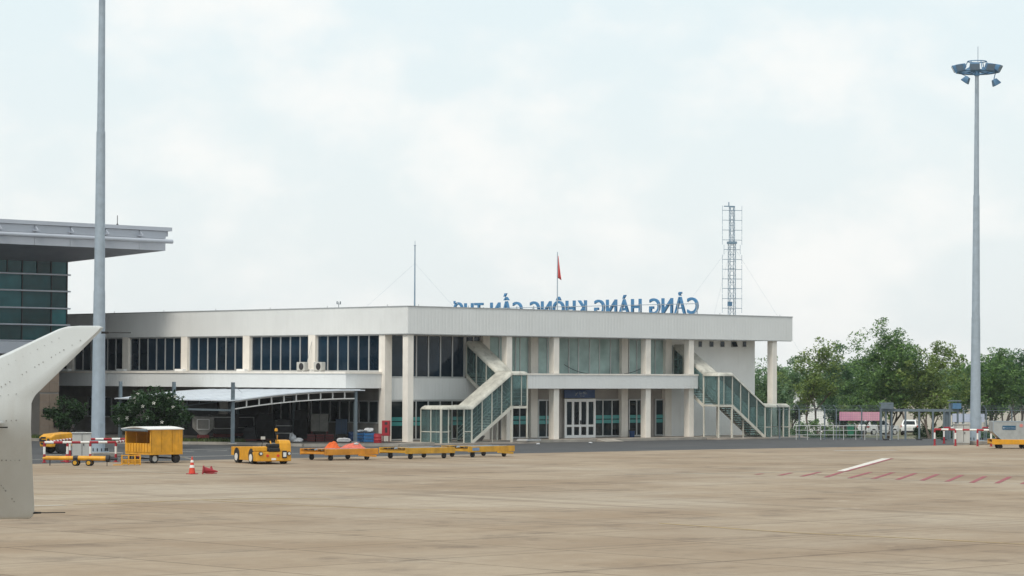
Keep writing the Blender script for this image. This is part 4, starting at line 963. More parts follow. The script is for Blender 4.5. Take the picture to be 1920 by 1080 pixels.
# control cabinets beside the masts
def cabinet(loc, rz, lab):
    t = thing('control_cabinet', lab, 'cabinet', loc, rz, 'control cabinets beside the masts')
    MB().box(-.45, .45, -.3, .3, .12, 1.32).build('body', M_cab, t, bevel=.015); MB().box(-.5, .5, -.35, .35, 1.322, 1.37).build('lid', M_cab, t, bevel=.015)
    MB().box(-.43, .43, -.28, .28, 0, .119).build('base', M_conc, t); MB().box(-.01, .01, -.312, -.301, .2, 1.28).build('door_joint', M_dk, t); MB().box(.06, .1, -.33, -.301, .7, .85).build('handle', M_dk, t)
cabinet(GD(154, 136.6, .004), CROT + R(14), 'pale grey control cabinet behind the left red and white barrier')
cabinet(GD(1803, 174.0, .004), CROT + R(14), 'pale grey control cabinet behind the right red and white barrier')
# red and white pipe barriers
def barrier(corners, extra, lab, h=.98):
    c0 = corners[0]; t = thing('pipe_barrier', lab, 'barrier', (c0.x, c0.y, .004), 0, 'red and white barriers round the masts')
    L_ = [Vector((c.x - c0.x, c.y - c0.y, 0)) for c in corners]
    posts = list(L_)
    for i, fr2 in extra: posts.append(L_[i].lerp(L_[i + 1], fr2))
    for p in posts:
        b = MB(); b.cur = 0; b.tube(p, p + Vector((0, 0, h * .42)), .062, n=12); b.lathe([(.12, 0), (.12, .03)], (p.x, p.y, 0), 10); b.cur = 1; b.tube(p + Vector((0, 0, h * .42)), p + Vector((0, 0, h * .80)), .06, n=12); b.cur = 0; b.tube(p + Vector((0, 0, h * .80)), p + Vector((0, 0, h - .02)), .062, n=12)
        b.build('post', [M_red, M_wht], t, smooth=True)
    for a, c in zip(L_, L_[1:]):
        n = max(2, int((c - a).length / .42)); b = MB(); 
        for i in range(n):
            b.cur = i % 2; b.tube(a.lerp(c, i / n) + Vector((0, 0, h)), a.lerp(c, (i + 1) / n) + Vector((0, 0, h)), .062, n=12)
        b.build('rail', [M_red, M_wht], t, smooth=True)
    return t
c1, c2, c3 = G(83, 867.5), G(217, 866.5), G(258, 858.5); c4 = c1 + (c3 - c2)
barrier([c3, c2, c1, c4, c3 + (c4 - c3) * .02], [(1, .36), (1, .68)], 'red and white pipe barrier round the left floodlight mast')
c1, c2, c3 = G(1752.5, 835.5), G(1858.5, 837.2), GD(1880, 177); 
barrier([c1, c2, GD(1876, 178.5), GD(1770, 177.5)], [(0, .37), (0, .76), (1, .5)], 'red and white pipe barrier round the right floodlight mast', 1.04)

# ------------------------------------------------------------------ wheels helper
def wheel(t, x, y, r, wd, ax='y', rim=M_wht, name='wheel'):
    d = Vector((0, 1, 0)) if ax == 'y' else Vector((1, 0, 0)); c = Vector((x, y, r))
    o = MB().tube(c - d * wd / 2, c + d * wd / 2, r, n=18).build(name, M_blk, t, bevel=.02)
    MB().tube(c - d * (wd / 2 + .012), c + d * (wd / 2 + .012), r * .62, n=14).build('rim', rim, o)
    return o

# ------------------------------------------------------------------ low yellow tow tractor
hd = RH * .44 - FH * .90; tr_ang = math.atan2(hd.y, hd.x)
ctr = GD(490, 131.6, .004)
T = thing('tow_tractor', 'low flat yellow baggage tow tractor with black bumper pad facing the camera', 'tow tractor', ctr, tr_ang); T.scale = (1.13, 1.13, 1.0)
# local: x forward, y left; the side seen is the right-hand one (y < 0)
LT, HW = 1.62, .80
b = MB()
side = [(-LT, .34), (-LT, .80), (-.35, .86), (.55, .90), (.95, .90), (.95, .30), (.78, .22), (.42, .22), (.34, .30), (-.44, .30), (-.52, .22), (-.60, .30), (-.90, .30), (-1.0, .42)]
side = [(-LT, .36), (-LT, .78), (LT - .55, .86), (LT - .55, .16), (-LT + .95, .16), (-LT + .90, .36)]
b.prism([(x, -HW + .02, z) for x, z in side], (0, 0, 0), (0, .30, 0)); b.build('side_panel', M_yel, T, bevel=.02)
b = MB(); b.prism([(x, HW - .30, z) for x, z in side], (0, 0, 0), (0, .28, 0)); b.build('side_panel', M_yel, T, bevel=.02)
MB().box(-LT + .02, LT - .6, -HW + .33, HW - .31, .40, .70).build('load_deck', M_yel, T)
MB().box(-LT + .1, LT - .62, -HW + .36, HW - .34, .702, .74).build('deck_mat', M_yel2, T)
MB().box(LT - .54, LT, -HW, HW, .14, .62).build('front_body', M_yel, T, bevel=.04)
MB().box(LT - .54, LT - .02, -HW, -.30, .622, .86).build('front_left_block', M_yel, T, bevel=.04)
MB().prism([(LT - .62, 0, .622), (LT - .03, 0, .622), (LT - .08, 0, 1.02), (LT - .2, 0, 1.16), (LT - .62, 0, 1.18)], (0, .28, 0), (0, HW, 0)).build('cowl', M_yel, T, bevel=.03)
MB().box(LT - .36, LT + .03, -.28, .27, .60, .80).build('bumper_pad', M_blk, T, bevel=.05)
MB().box(LT - .55, LT - .1, -.20, .42, .80, .99).build('seat', M_blk, T, bevel=.06)
MB().box(LT + .001, LT + .05, .36, .58, .30, .66).build('lamp_frame', M_dk, T, bevel=.02); MB().box(LT + .051, LT + .06, .40, .54, .36, .58).build('lamp_glass', M_lens, T)
for y, z in ((-.62, .52), (.68, .52)):
    o = MB().tube((LT, y, z), (LT + .05, y, z), .095, n=16).build('headlight', M_dk, T); MB().tube((LT + .05, y, z), (LT + .06, y, z), .06, n=12).build('lens', M_lens, o)
for y in (-.30, .18): MB().tube((LT, y, .42), (LT + .03, y, .42), .065, n=12).build('reflector', M_cone, T)
MB().box(LT, LT + .02, -.12, .08, .2, .3).build('number_plate', M_wht, T)
MB().tube((LT - .45, .05, .86), (LT - .62, .05, 1.12), .03, n=8).build('steering_column', M_yel, T)
o = MB(); o.path([(LT - .62 + .05 * math.sin(a) , .05 + .19 * math.cos(a), 1.12 + .1 * math.sin(a)) for a in [2 * math.pi * i / 14 for i in range(15)]], .018, 6); o.build('steering_wheel', M_blk, T)
MB().bar((LT - .5, .30, 1.12), (LT - .5, .33, 1.42), .05).build('lever', M_yel, T)
o = MB().bar((LT - .45, .28, 1.1), (LT - .45, .26, 1.62), .03).build('beacon_pole', M_dk, T); MB().lathe([(.07, 1.60), (.07, 1.70), (.03, 1.74)], (LT - .45, .26, 0), 10).build('beacon', M_yel, o)
o = MB().bar((LT - .4, -.42, .86), (LT - .4, -.36, 1.22), .025).build('mirror_arm', M_dk, T); MB().box(LT - .44, LT - .38, -.45, -.27, 1.2, 1.34).build('mirror', M_cab, o)
for x in (-LT + .62, LT - .62 - .2):
    for s in (-1, 1): wheel(T, x + .12, s * (HW - .10), .30, .22)
for x in (-LT + .74, LT - .70): MB().tube((x, -HW + .005, .42), (x, -HW + .018, .42), .335, n=20).build('wheel_arch', M_dk, T)
MB().box(-LT - .18, -LT, -.06, .06, .34, .44).build('tow_hook', M_dk, T)
# small rear hitch castor is hidden below the deck

# yellow baggage tractor behind the left barrier
hd2 = -RH * .80 - FH * .6; c = GD(133, 147, .004)
T2 = thing('baggage_tractor', 'yellow baggage tractor with open cab parked behind the left barrier', 'tow tractor', c, math.atan2(hd2.y, hd2.x))
MB().prism([(.15, 0, .40), (1.5, 0, .36), (1.55, 0, .9), (1.3, 0, 1.06), (.2, 0, 1.16)], (0, -.7, 0), (0, .7, 0)).build('bonnet', M_yel, T2, bevel=.05)
MB().box(-1.4, .16, -.72, .72, .36, .72).build('chassis', M_yel, T2, bevel=.03)
MB().box(-1.4, -.75, -.7, .7, .722, 1.08).build('rear_hood', M_yel, T2, bevel=.06)
MB().box(-.74, -.4, -.45, .45, .722, 1.22).build('seat', M_blk, T2, bevel=.05)
o = MB().tube((.16, 0, 1.05), (-.15, 0, 1.32), .03, n=8).build('steering_column', M_dk, T2)
MB().path([(-.15 + .05 * math.sin(a), .2 * math.cos(a), 1.32 + .16 * math.sin(a)) for a in [2 * math.pi * i / 12 for i in range(13)]], .02, 6).build('steering_wheel', M_blk, o)
for z in (.5, .66, .82): MB().box(1.53, 1.56, -.5, .1, z, z + .09).build('grille_slot', M_blk, T2)
for y in (-.5, .45): MB().tube((1.54, y, .74), (1.60, y, .74), .09, n=12).build('headlight', M_dk, T2)
for x in (-.95, .9):
    for s in (-1, 1): wheel(T2, x, s * .66, .34, .24, rim=M_dk); 
for s in (-1, 1): MB().prism([(.5, s * .705, .36), (1.32, s * .705, .36), (1.2, s * .705, .72), (.62, s * .705, .72)], (0, 0, 0), (0, s * .012, 0)).build('wheel_arch', M_blk, T2)
o = MB().bar((.2, .6, 1.1), (.2, .68, 1.45), .03).build('mirror_arm', M_dk, T2); MB().box(.16, .22, .6, .78, 1.4, 1.6).build('mirror', M_dk, o)

# ------------------------------------------------------------------ flat dollies
def dolly(loc, rz, lab, m, LX=3.45, WY=2.15, bar_at=1, fold=True, z0=.30, grp='flat yellow cargo dollies'):
    t = thing('cargo_dolly', lab, 'dolly', loc, rz, grp); hx, hy = LX / 2, WY / 2; z1 = z0 + .29
    for s in (-1, 1): MB().box(-hx, hx, s * hy - (.08 if s > 0 else 0), s * hy + (.08 if s < 0 else 0), z0 - .02, z1).build('side_beam', m, t, bevel=.015)
    for s in (-1, 1):
        xa = s * hx - (.09 if s > 0 else -.0); MB().box(xa, xa + .09, -hy + .081, hy - .081, z0 + (.0 if s > 0 else .02), z0 + .13).build('end_beam', m, t, bevel=.015)
    for k in range(5): x = -hx + .35 + k * (LX - .7) / 4; MB().box(x - .04, x + .04, -hy + .081, hy - .081, z0 + .01, z0 + .10).build('cross_beam', m, t)
    for k in range(7): y = -hy + .22 + k * (WY - .44) / 6; MB().tube((-hx + .15, y, z1 - .045), (hx - .15, y, z1 - .045), .045, n=8).build('roller', M_galv if k % 2 else M_dk, t)
    for s in (-1, 1): MB().box(-hx + .02, -hx + .5, s * .55 - .2, s * .55 + .2, z1 - .02, z1 + .01).build('stop_plate', m, t)
    for sx in (-1, 1):
        for sy in (-1, 1):
            wheel(t, sx * (hx - .55), sy * (hy - .28), .135, .12, rim=M_dk, name='castor_wheel')
            MB().box(sx * (hx - .55) - .07, sx * (hx - .55) + .07, sy * (hy - .28) - .1, sy * (hy - .28) + .1, .2, z0 - .001).build('castor_fork', M_dk, t)
    if fold:
        MB().bar((hx - 1.35, -hy - .08, z0 - .02), (hx - .25, -hy - .10, .2), .1, .11).build('folded_tow_bar', m, t)
    else:
        MB().bar((hx, 0, z0), (hx + .8, 0, .3), .09, .09).build('tow_bar', m, t)
    return t
dA = dolly(GD(637, 137.4, .004), R(-2), 'orange-yellow flat dolly carrying orange tarpaulins', M_oran)
dolly(GD(783, 140.4, .004), R(0), 'empty yellow flat dolly in the middle of the row of three', M_yel2, fold=False)
dB = dolly(GD(897, 143.9, .004), R(1), 'empty yellow flat dolly at the right end of the row of three', M_yel2)
t_ = MB(); hx, hy = 3.45 / 2, 2.15 / 2
MB().box(-1.45, -.95, -hy - .012, -hy - .002, .36, .52).build('blue_plate', mat('plate_blue', (.18, .28, .45), .4, 0, .1, 6), dB)
# tarpaulin heaps on the first dolly
def heap(loc, lab, s, m, seed, peak, rz):
    r = random.Random(seed); n = 16; b = MB(); vs = []; fs = []
    for j in range(n):
        for i in range(n):
            x = (i / (n - 1) - .5) * 2; y = (j / (n - 1) - .5) * 2; d = max(abs(x), abs(y)) ** 3
            z = max(0, 1 - (x * x + y * y) * .75) ** .8; q = sum(p_[2] * math.exp(-((x - p_[0]) ** 2 + (y - p_[1]) ** 2) * p_[3]) for p_ in peak)
            zz = max(0, (z * .45 + q) * s[2] * (1 - d) + r.uniform(-.035, .035) * (1 - d))
            vs.append((x * s[0] * (1 + r.uniform(-.05, .05)), y * s[1] * (1 + r.uniform(-.05, .05)), zz))
    for j in range(n - 1):
        for i in range(n - 1): fs.append((j * n + i, j * n + i + 1, (j + 1) * n + i + 1, (j + 1) * n + i))
    k = len(vs); vs += [(x, y, -.0) for (x, y, z) in []]
    b.add(vs, fs); o = b.build('tarpaulin', m, None); o.location = loc; o.rotation_euler = (0, 0, rz); sm = o.modifiers.new('thick', 'SOLIDIFY'); sm.thickness = .02
    tag(o, lab, 'tarpaulin', 'tarpaulins on the first dolly'); return o
heap(GD(624, 137.6, .585), 'plain orange tarpaulin heap, left one on the first dolly', (.42, .40, .31), M_orange, 3, [(.0, 0, .35, 2), (.45, .1, .45, 4), (-.4, -.2, .3, 7)], CROT)
heap(GD(661, 137.9, .585), 'crumpled salmon-red tarpaulin heap, right one on the first dolly', (.70, .45, .25), M_pinkred, 5, [(-.45, .1, .35, 9), (.1, -.1, .55, 8), (.55, .1, .75, 9)], CROT)
pz = GD(672, 137.1, .79)
sack(GD(669, 137.2, .78), 'small white bundle lying on the salmon tarpaulin', (.13, .1, .05), M_bag, 31, 'bundle', 'bundle', None)

# right edge: container on a dolly
uc = GD(1895, 165.5, .004)
dolly(uc, CROT, 'yellow cargo dolly under the tapered aluminium container at right edge', M_yel, LX=2.6, WY=1.7, grp='flat yellow cargo dollies', z0=.28, fold=False)
U = thing('aluminium_container', 'tapered aluminium air cargo container with a blue label at the right edge', 'cargo container', (uc.x, uc.y, .575), CROT)
wd, bt, h, dp = 1.22, .72, 1.12, .76
MB().prism([(-bt, 0, 0), (bt, 0, 0), (wd, 0, .48), (wd, 0, h), (-wd, 0, h), (-wd, 0, .48)], (0, -dp, 0), (0, dp, 0)).build('shell', M_alub, U, bevel=.02)
b = MB()
for p_, q_ in (((-bt, 0), (bt, 0)), ((bt, 0), (wd, .48)), ((wd, .48), (wd, h)), ((wd, h), (-wd, h)), ((-wd, h), (-wd, .48)), ((-wd, .48), (-bt, 0))):
    b.bar((p_[0], -dp - .01, p_[1]), (q_[0], -dp - .01, q_[1]), .04, .05)
b.build('edge_frame', M_galv, U)
for x in (-.55, .45): MB().box(x - .025, x + .025, -dp - .02, -dp - .002, .05, h - .05).build('panel_rib', M_alub, U)
MB().box(-.66, .16, -dp - .03, -dp - .022, .60, .85).build('blue_label', mat('label_blue', (.012, .085, .17), .4, 0, .05), U)
put_mesh('lettering', text_mesh('Vietnam Airlines', .105, .002), M_txt, U, (-.50, -dp - .034, .68))
MB().lathe([(.05, 0), (.02, .004)], n=8).build('lotus_mark', M_txt, U).matrix_local = Matrix.Translation((-.575, -dp - .032, .72)) @ Matrix.Rotation(R(90), 4, 'X')
MB().tube((.50, -dp - .03, .86), (.50, -dp - .022, .86), .11, n=16).build('round_sticker', mat('sticker_pink', (.62, .24, .22), .5, 0, .1), U)

# ------------------------------------------------------------------ yellow covered wagon, cage, tow bar, cones
wg = thing('covered_wagon', 'yellow covered baggage wagon with white roof and open front half', 'wagon', GD(290, 131.6, .004), R(2))
hx, hy = .98, 1.02
MB().box(-hx, hx, -hy, hy, .42, .54).build('floor_frame', M_yel, wg)
for k in range(3):
    a = -hx + 2 * hx * k / 3; MB().box(a + .012, a + 2 * hx / 3 - .012, -hy, -hy + .03, .541, 1.64).build('side_panel', M_yel, wg)
    MB().box(a + .012, a + 2 * hx / 3 - .012, hy - .03, hy, .541, 1.64).build('side_panel', M_yel, wg)
MB().box(-hx, hx, -hy + .031, -hy + .04, .541, 1.63).build('inner_lining', M_shade, wg); MB().box(hx - .03, hx, -hy + .041, hy - .031, .541, 1.63).build('end_panel', M_yel, wg)
for k in range(9): y = -hy + .14 + k * (2 * hy - .28) / 8; MB().box(-hx - .03, -hx + .01, y - .085, y + .085, .541, .98).build('tail_slat', M_yel, wg)
MB().box(-hx + .02, -hx + .05, -hy + .041, hy - .031, .541, .97).build('tailboard', M_yel2, wg)
for s in (-1, 1): MB().box(-hx - .02, -hx + .06, s * (hy - .04) - .04, s * (hy - .04) + .04, .541, 1.64).build('corner_post', M_yel, wg)
n = 8; b = MB(); pr = [(-hy - .06 + (2 * hy + .12) * i / n, 1.645 + .10 * math.sin(math.pi * i / n)) for i in range(n + 1)]
vs = []
for x in (-hx - .22, hx + .04): vs += [(x, y, z) for y, z in pr] + [(x, y, z + .045) for y, z in reversed(pr)]
k = 2 * (n + 1); fs = [(i, (i + 1) % k, k + (i + 1) % k, k + i) for i in range(k)] + [tuple(range(k))[::-1], tuple(range(k, 2 * k))]
b.add(vs, fs); b.build('roof', M_wht, wg)
MB().tube((-hx - .2, -hy + .05, 1.62), (-hx - .2, hy - .05, 1.62), .07, n=10).build('rolled_curtain', M_steelblue, wg)
for x in (-.68, .68):
    for s in (-1, 1): wheel(wg, x, s * .85, .23, .16, rim=M_cab if x < 0 else M_dk)
    MB().tube((x, -.8, .23), (x, .8, .23), .04, n=8).build('axle', M_dk, wg)
    for s in (-1, 1): MB().box(x - .04, x + .04, s * .6 - .04, s * .6 + .04, .25, .419).build('spring_hanger', M_dk, wg)
MB().bar((hx, 0, .40), (hx + 1.3, -.1, .14), .06).build('draw_bar', M_cab, wg)

cg = thing('chock_rack', 'small yellow steel rack beside the covered wagon', 'rack', G(245, 872, .004), CROT + .2)
b = MB()
for x in (-.42, -.1, .2, .45):
    for y in (-.25, .25): b.bar((x, y, 0), (x, y, .48), .035)
for z in (.06, .26, .46):
    for y in (-.25, .25): b.bar((-.42, y, z), (.45, y, z), .03)
    for x in (-.42, .45): b.bar((x, -.25, z), (x, .25, z), .03)
b.build('frame', M_yel, cg); MB().box(-.4, .43, -.23, .23, .07, .09).build('shelf', M_yel2, cg); MB().bar((-.42, -.25, .02), (-.85, -.35, .02), .05).build('foot_bar', M_yel, cg)
for i, x in enumerate((-.26, .05, .32)): MB().box(x - .1, x + .1, -.15, .15, .092, .24).build('chock_box', M_yel2, cg)

p0, p1 = G(84, 873, 0), G(212, 874, 0); dv = p1 - p0; Lb = dv.length
TB = thing('aircraft_tow_bar', 'thick yellow aircraft tow bar on small wheels in front of the left barrier', 'tow bar', (p0.x, p0.y, .004), math.atan2(dv.y, dv.x))
MB().tube((.05, 0, .36), (Lb * .44, 0, .36), .10, n=16).build('tube', M_yel, TB, smooth=True); MB().tube((Lb * .47, 0, .36), (Lb * .90, 0, .35), .115, n=16).build('tube', M_yel, TB, smooth=True)
MB().tube((Lb * .42, 0, .36), (Lb * .49, 0, .36), .13, n=14).build('collar', M_dk, TB); MB().tube((Lb * .90, 0, .35), (Lb * .95, 0, .35), .17, n=14).build('end_flange', M_dk, TB); MB().tube((Lb * .95, 0, .35), (Lb * 1.06, 0, .33), .07, n=10).build('tow_head', M_dk, TB)
MB().tube((-.1, 0, .34), (.05, 0, .36), .06, n=10).build('tow_eye', M_yel2, TB)
for x in (Lb * .46, Lb * .66):
    for s in (-1, 1): wheel(TB, x, s * .2, .15, .09, rim=M_yel2)
    MB().box(x - .03, x + .03, -.22, .22, .13, .27).build('axle_bracket', M_dk, TB)
MB().bar((.25, 0, .27), (.25, 0, 0), .04).build('stand', M_dk, TB); MB().bar((Lb * .92, -.1, .2), (Lb * .92, -.1, 0), .03).build('stand', M_dk, TB)

def cone(loc, lab, h=.76, lying=False, rz=0.0, white=True):
    t = thing('traffic_cone', lab, 'traffic cone', loc, rz, 'traffic cones on the apron')
    M_ = Matrix.Identity(4)
    if lying: M_ = Matrix.Translation((0, 0, .19)) @ Matrix.Rotation(R(-97), 4, 'Y')
    parts = [('base', [(-1)], M_red)]
    def put(o):
        o.matrix_local = M_
    put(MB().box(-.19, .19, -.19, .19, 0, .035).build('base', M_red, t, bevel=.01))
    rr = lambda f: .15 * (1 - f) + .025 * f
    body = MB().lathe([(rr(0), .036), (rr(1), h)], n=16).build('body', M_cone if white else M_red, t, smooth=True); put(body)
    if white:
        for a, c in ((.34, .50), (.66, .80)):
            put(MB().lathe([(rr(a) + .006, .036 + (h - .036) * a), (rr(c) + .006, .036 + (h - .036) * c)], n=16).build('reflective_band', M_wht, t, smooth=True))
    return t
cone(G(360, 889, .006), 'upright orange traffic cone with two white bands on the apron')
cone(G(380, 889, .006), 'fallen dark red traffic cone lying beside the upright cone', .66, True, CROT + math.pi + .2, False)
cone(G(396, 888, .006), 'small dark red cone tip standing right of the fallen cone', .33, False, .4, False)
cone(G(124, 866, .006), 'orange cone at the foot of the left barrier', .38, False, .2, False)
cone(G(157, 858, .006), 'short orange cone in front of the left control cabinet', .55, False, .3, False)

# ------------------------------------------------------------------ wing tip of the aircraft we look out of
WD = 18.0
ax = (RH * math.cos(R(14)) + FH * math.sin(R(14))); nrm = Vector((0, 0, 1)).cross(ax)       # fence plane axis (aft) and its normal, pointing away from the camera side
pc = W(30, 790, WD)
def fp_(px, py):
    d = ray(px, py); t = (pc - CP).dot(nrm) / d.dot(nrm); return CP + d * t
out = [(-330, 762), (-150, 722), (0, 668), (60, 640), (112, 616), (128, 612), (160, 610.5), (190, 611), (194, 614), (189, 621), (150, 660), (100, 708), (64, 743), (59, 756), (58, 800), (61, 880), (64.5, 958), (62, 969), (54, 972.5), (0, 973), (-90, 974), (-240, 860)]
WG = thing('aircraft_wingtip', 'light grey aircraft wingtip fence reaching into view at the left edge', 'aircraft wing', pc)
def bend(dz): return -.265 * dz + .485 * (math.sqrt(dz * dz + .03) - math.sqrt(.03))        # both fins cant outboard, blended at the wing chord
def fp_(px, py):
    d = ray(px, py); off = 0.0
    for _ in range(8):
        t = ((pc - CP).dot(nrm) + off) / d.dot(nrm); q = CP + d * t; off = bend(q.z - pc.z)
    return q
LEdge = [(610.8, 150), (612, 128), (616, 112), (640, 60), (668, 0), (722, -150), (762, -330), (860, -330), (930, -240), (973.5, -90)]
REdge = [(610.8, 186), (614, 194), (621, 189), (660, 150), (708, 100), (743, 64), (756, 59), (800, 58), (880, 61), (958, 64.5), (969, 62), (973.5, 54)]
def pl(tab, y):
    for (a, b), (c, e) in zip(tab, tab[1:]):
        if y <= c: return b + (e - b) * (y - a) / (c - a)
    return tab[-1][1]
ysr = [610.8, 612, 614, 617, 621, 628, 636, 645, 654, 664, 676, 690, 705, 718, 730, 740, 748, 756, 766, 776, 786, 796, 806, 818, 832, 848, 866, 884, 904, 924, 944, 958, 966, 971, 973.5]
nc = 14; vs = []; fs = []; nr = len(ysr)
for side in (-1, 1):
    for j, y in enumerate(ysr):
        a, b_ = pl(LEdge, y), pl(REdge, y)
        for i in range(nc):
            s_ = i / (nc - 1); e_ = min(s_, 1 - s_) * (b_ - a) / 9.0; e2 = min(j, nr - 1 - j) / 2.0
            th = .021 * min(1, math.sqrt(min(1, max(0, e_))) + .12) * min(1, math.sqrt(min(1, e2)) + .2)
            vs.append(fp_(a + (b_ - a) * s_, y) - pc + nrm * side * th)
K = nr * nc
for j in range(nr - 1):
    for i in range(nc - 1):
        q_ = (j * nc + i, j * nc + i + 1, (j + 1) * nc + i + 1, (j + 1) * nc + i); fs += [q_[::-1], tuple(x + K for x in q_)]
ringi = [i for i in range(nc)] + [j * nc + nc - 1 for j in range(1, nr)] + [(nr - 1) * nc + i for i in range(nc - 2, -1, -1)] + [j * nc for j in range(nr - 2, 0, -1)]
for a, b_ in zip(ringi, ringi[1:] + ringi[:1]): fs.append((a, b_, b_ + K, a + K))
wo2 = MB().add(vs, fs).build('wingtip_fence', M_wing, WG, smooth=True)
M_rivet = mat('rivet_dark', (.26, .26, .25), .6)
rv = MB()
def rivets(p_, q_, nn, r=.006):
    a, c = fp_(*p_) - pc, fp_(*q_) - pc
    for i in range(nn):
        if rnd.random() < .25: continue
        m_ = a.lerp(c, i / (nn - 1)) - nrm * .0245; rv.tube(m_, m_ - nrm * .002, r * rnd.uniform(.6, 1.1), n=6)
rivets((2, 725), (150, 638), 20, .0045); rivets((2, 690), (110, 634), 9, .003); rivets((3, 863), (36, 863), 5, .005); rivets((2, 910), (26, 940), 7); rivets((2, 789), (30, 788), 4); rivets((0, 742), (60, 735), 5, .004)
rv.build('rivets', M_rivet, WG)
def disch(px, py, L_, nm='static_discharger'):
    a = fp_(px, py) - pc; c = a + ax * L_; o = MB().tube(a, a + ax * L_ * .25, .008, .006, 8).build(nm, M_blk, WG); MB().tube(a + ax * L_ * .25, c, .0035, n=6).build('wick', M_blk, o)
disch(190, 623.5, .20); disch(62, 961.5, .22)
# the wing panel itself runs from the fence toward the fuselage, left of the frame
tp_ = fp_(8, 792) - pc; le = fp_(-330, 775) - pc; inb = (-FH * 7 - RH * 4.4)
wv = [tp_ - nrm * .03, le - nrm * .03, le + inb - ax * 1.6 + Vector((0, 0, -.25)), tp_ + inb + Vector((0, 0, -.25))]
b = MB(); b.hexa([wv[0] - Vector((0, 0, .004)), wv[1] - Vector((0, 0, .06)), wv[2] - Vector((0, 0, .12)), wv[3] - Vector((0, 0, .01)), wv[0] + Vector((0, 0, .004)), wv[1] + Vector((0, 0, .06)), wv[2] + Vector((0, 0, .12)), wv[3] + Vector((0, 0, .01))])
b.build('wing_panel', M_wing, WG)
a = fp_(-2, 801) - pc - nrm * .06; MB().tube(a, a + ax * .055, .005, n=6).build('static_discharger', M_blk, WG)

# ------------------------------------------------------------------ landside: fence, gate, cars, far walls
ZL = -1.35
f0, f1 = GD(1440, 187.5, 0), GD(2150, 189, 0); fd = (f1 - f0); fl_len = fd.length
PF = thing('perimeter_fence', 'grey wire perimeter fence with angled barbed wire arms beyond the road', 'fence', f0, math.atan2(fd.y, fd.x))
def fx(px): return (GD(px, 188) - f0).dot(fd.normalized())
gate0, gate1 = fx(1652), fx(1806)
posts_px = [1460, 1497, 1545, 1567, 1615, 1650] + [1808, 1851, 1900, 1948, 1996, 2045, 2095]
for px in posts_px:
    x = fx(px); b = MB(); b.tube((x, 0, 0), (x, 0, 2.15), .05, n=8); b.bar((x, 0, 2.13), (x - .22, -.12, 2.42), .05); b.build('fence_post', M_steelblue, PF)
for a_, b_ in ((fx(1440), gate0), (gate1, fx(2095))):
    for z in (.1, 2.08): MB().tube((a_, 0, z), (b_, 0, z), .022, n=6).build('fence_rail', M_steelblue, PF)
    for k, z in enumerate((2.2, 2.3, 2.4)): MB().tube((a_, -.05 - .035 * k, z), (b_, -.05 - .035 * k, z), .008, n=4).build('barbed_wire', M_steelblue, PF)
    wm = MB(); s_ = .16; nn = int((b_ - a_) / s_)
    for i in range(nn):
        x = a_ + i * s_; wm.bar((x, 0, .1), (x, 0, 2.08), .006)
    for k in range(12): wm.bar((a_, 0, .18 + k * .16), (b_, 0, .18 + k * .16), .006)
    wo_ = wm.build('wire_mesh', M_steelblue, PF); wo_['kind'] = 'stuff'
GT = thing('security_gate', 'blue-grey steel gate portal with overhead beam across the landside drive', 'gate', GD(1652, 186.5, 0), math.atan2(fd.y, fd.x))
gx = lambda px: (px - 1652) / 5000 * 186.5
for px, h in ((1652, 2.35), (1661, 2.5), (1672, 2.3), (1698, 2.2), (1724, 2.2), (1750, 2.2), (1771, 2.2), (1782, 2.6), (1797, 2.7)):
    MB().box(gx(px) - .06, gx(px) + .06, -.06, .06, 0, h).build('gate_post', M_steelblue, GT)
MB().box(gx(1650), gx(1800), -.07, -.062, 2.0, 2.18).build('overhead_beam', M_steelblue, GT); MB().box(gx(1650), gx(1800), .062, .10, 2.0, 2.14).build('overhead_beam', M_steelblue, GT)
MB().box(gx(1650), gx(1674), -.3, .3, 2.51, 2.62).box(gx(1650), gx(1674), -.3, -.25, 2.18, 2.5).build('portal_cap', M_steelblue, GT)
MB().box(gx(1780), gx(1802), -.35, .35, 2.72, 2.8).build('portal_cap', M_steelblue, GT); MB().box(gx(1786), gx(1802), -.3, .3, 2.2, 2.6).build('motor_box', M_lampblue, GT)
MB().box(gx(1770), gx(1781), .08, .12, .1, 1.98).build('gate_leaf', M_steelblue, GT)
for px in (1661, 1724, 1771): MB().box(gx(px) - .2, gx(px) + .2, -.12, .12, 0, .08).build('foot_plate', M_dk, GT)
# low steel crowd rails in front of the fence
rl = thing('guard_rail', 'low thin steel guard rail along the far edge of the road', 'railing', G(1491, 824.5, .004), math.atan2(fd.y, fd.x))
rx = lambda px: (px - 1491) / 5000 * 187
for i, px in enumerate((1493, 1514, 1539, 1563, 1582, 1605, 1622, 1645, 1670, 1685)):
    b = MB(); x = rx(px); b.tube((x, 0, 0), (x, 0, 1.0), .028, n=8)
    if px in (1563, 1605): b.path([(x, 0, 1.0), (x - .04, 0, 1.12), (x - .14, 0, 1.18)], .028, 6)
    b.build('rail_post', M_alu, rl)
for z in (.98, .66, .34): MB().tube((rx(1491), 0, z), (rx(1686), 0, z), .02 if z < .9 else .028, n=8).build('rail_bar', M_alu, rl)
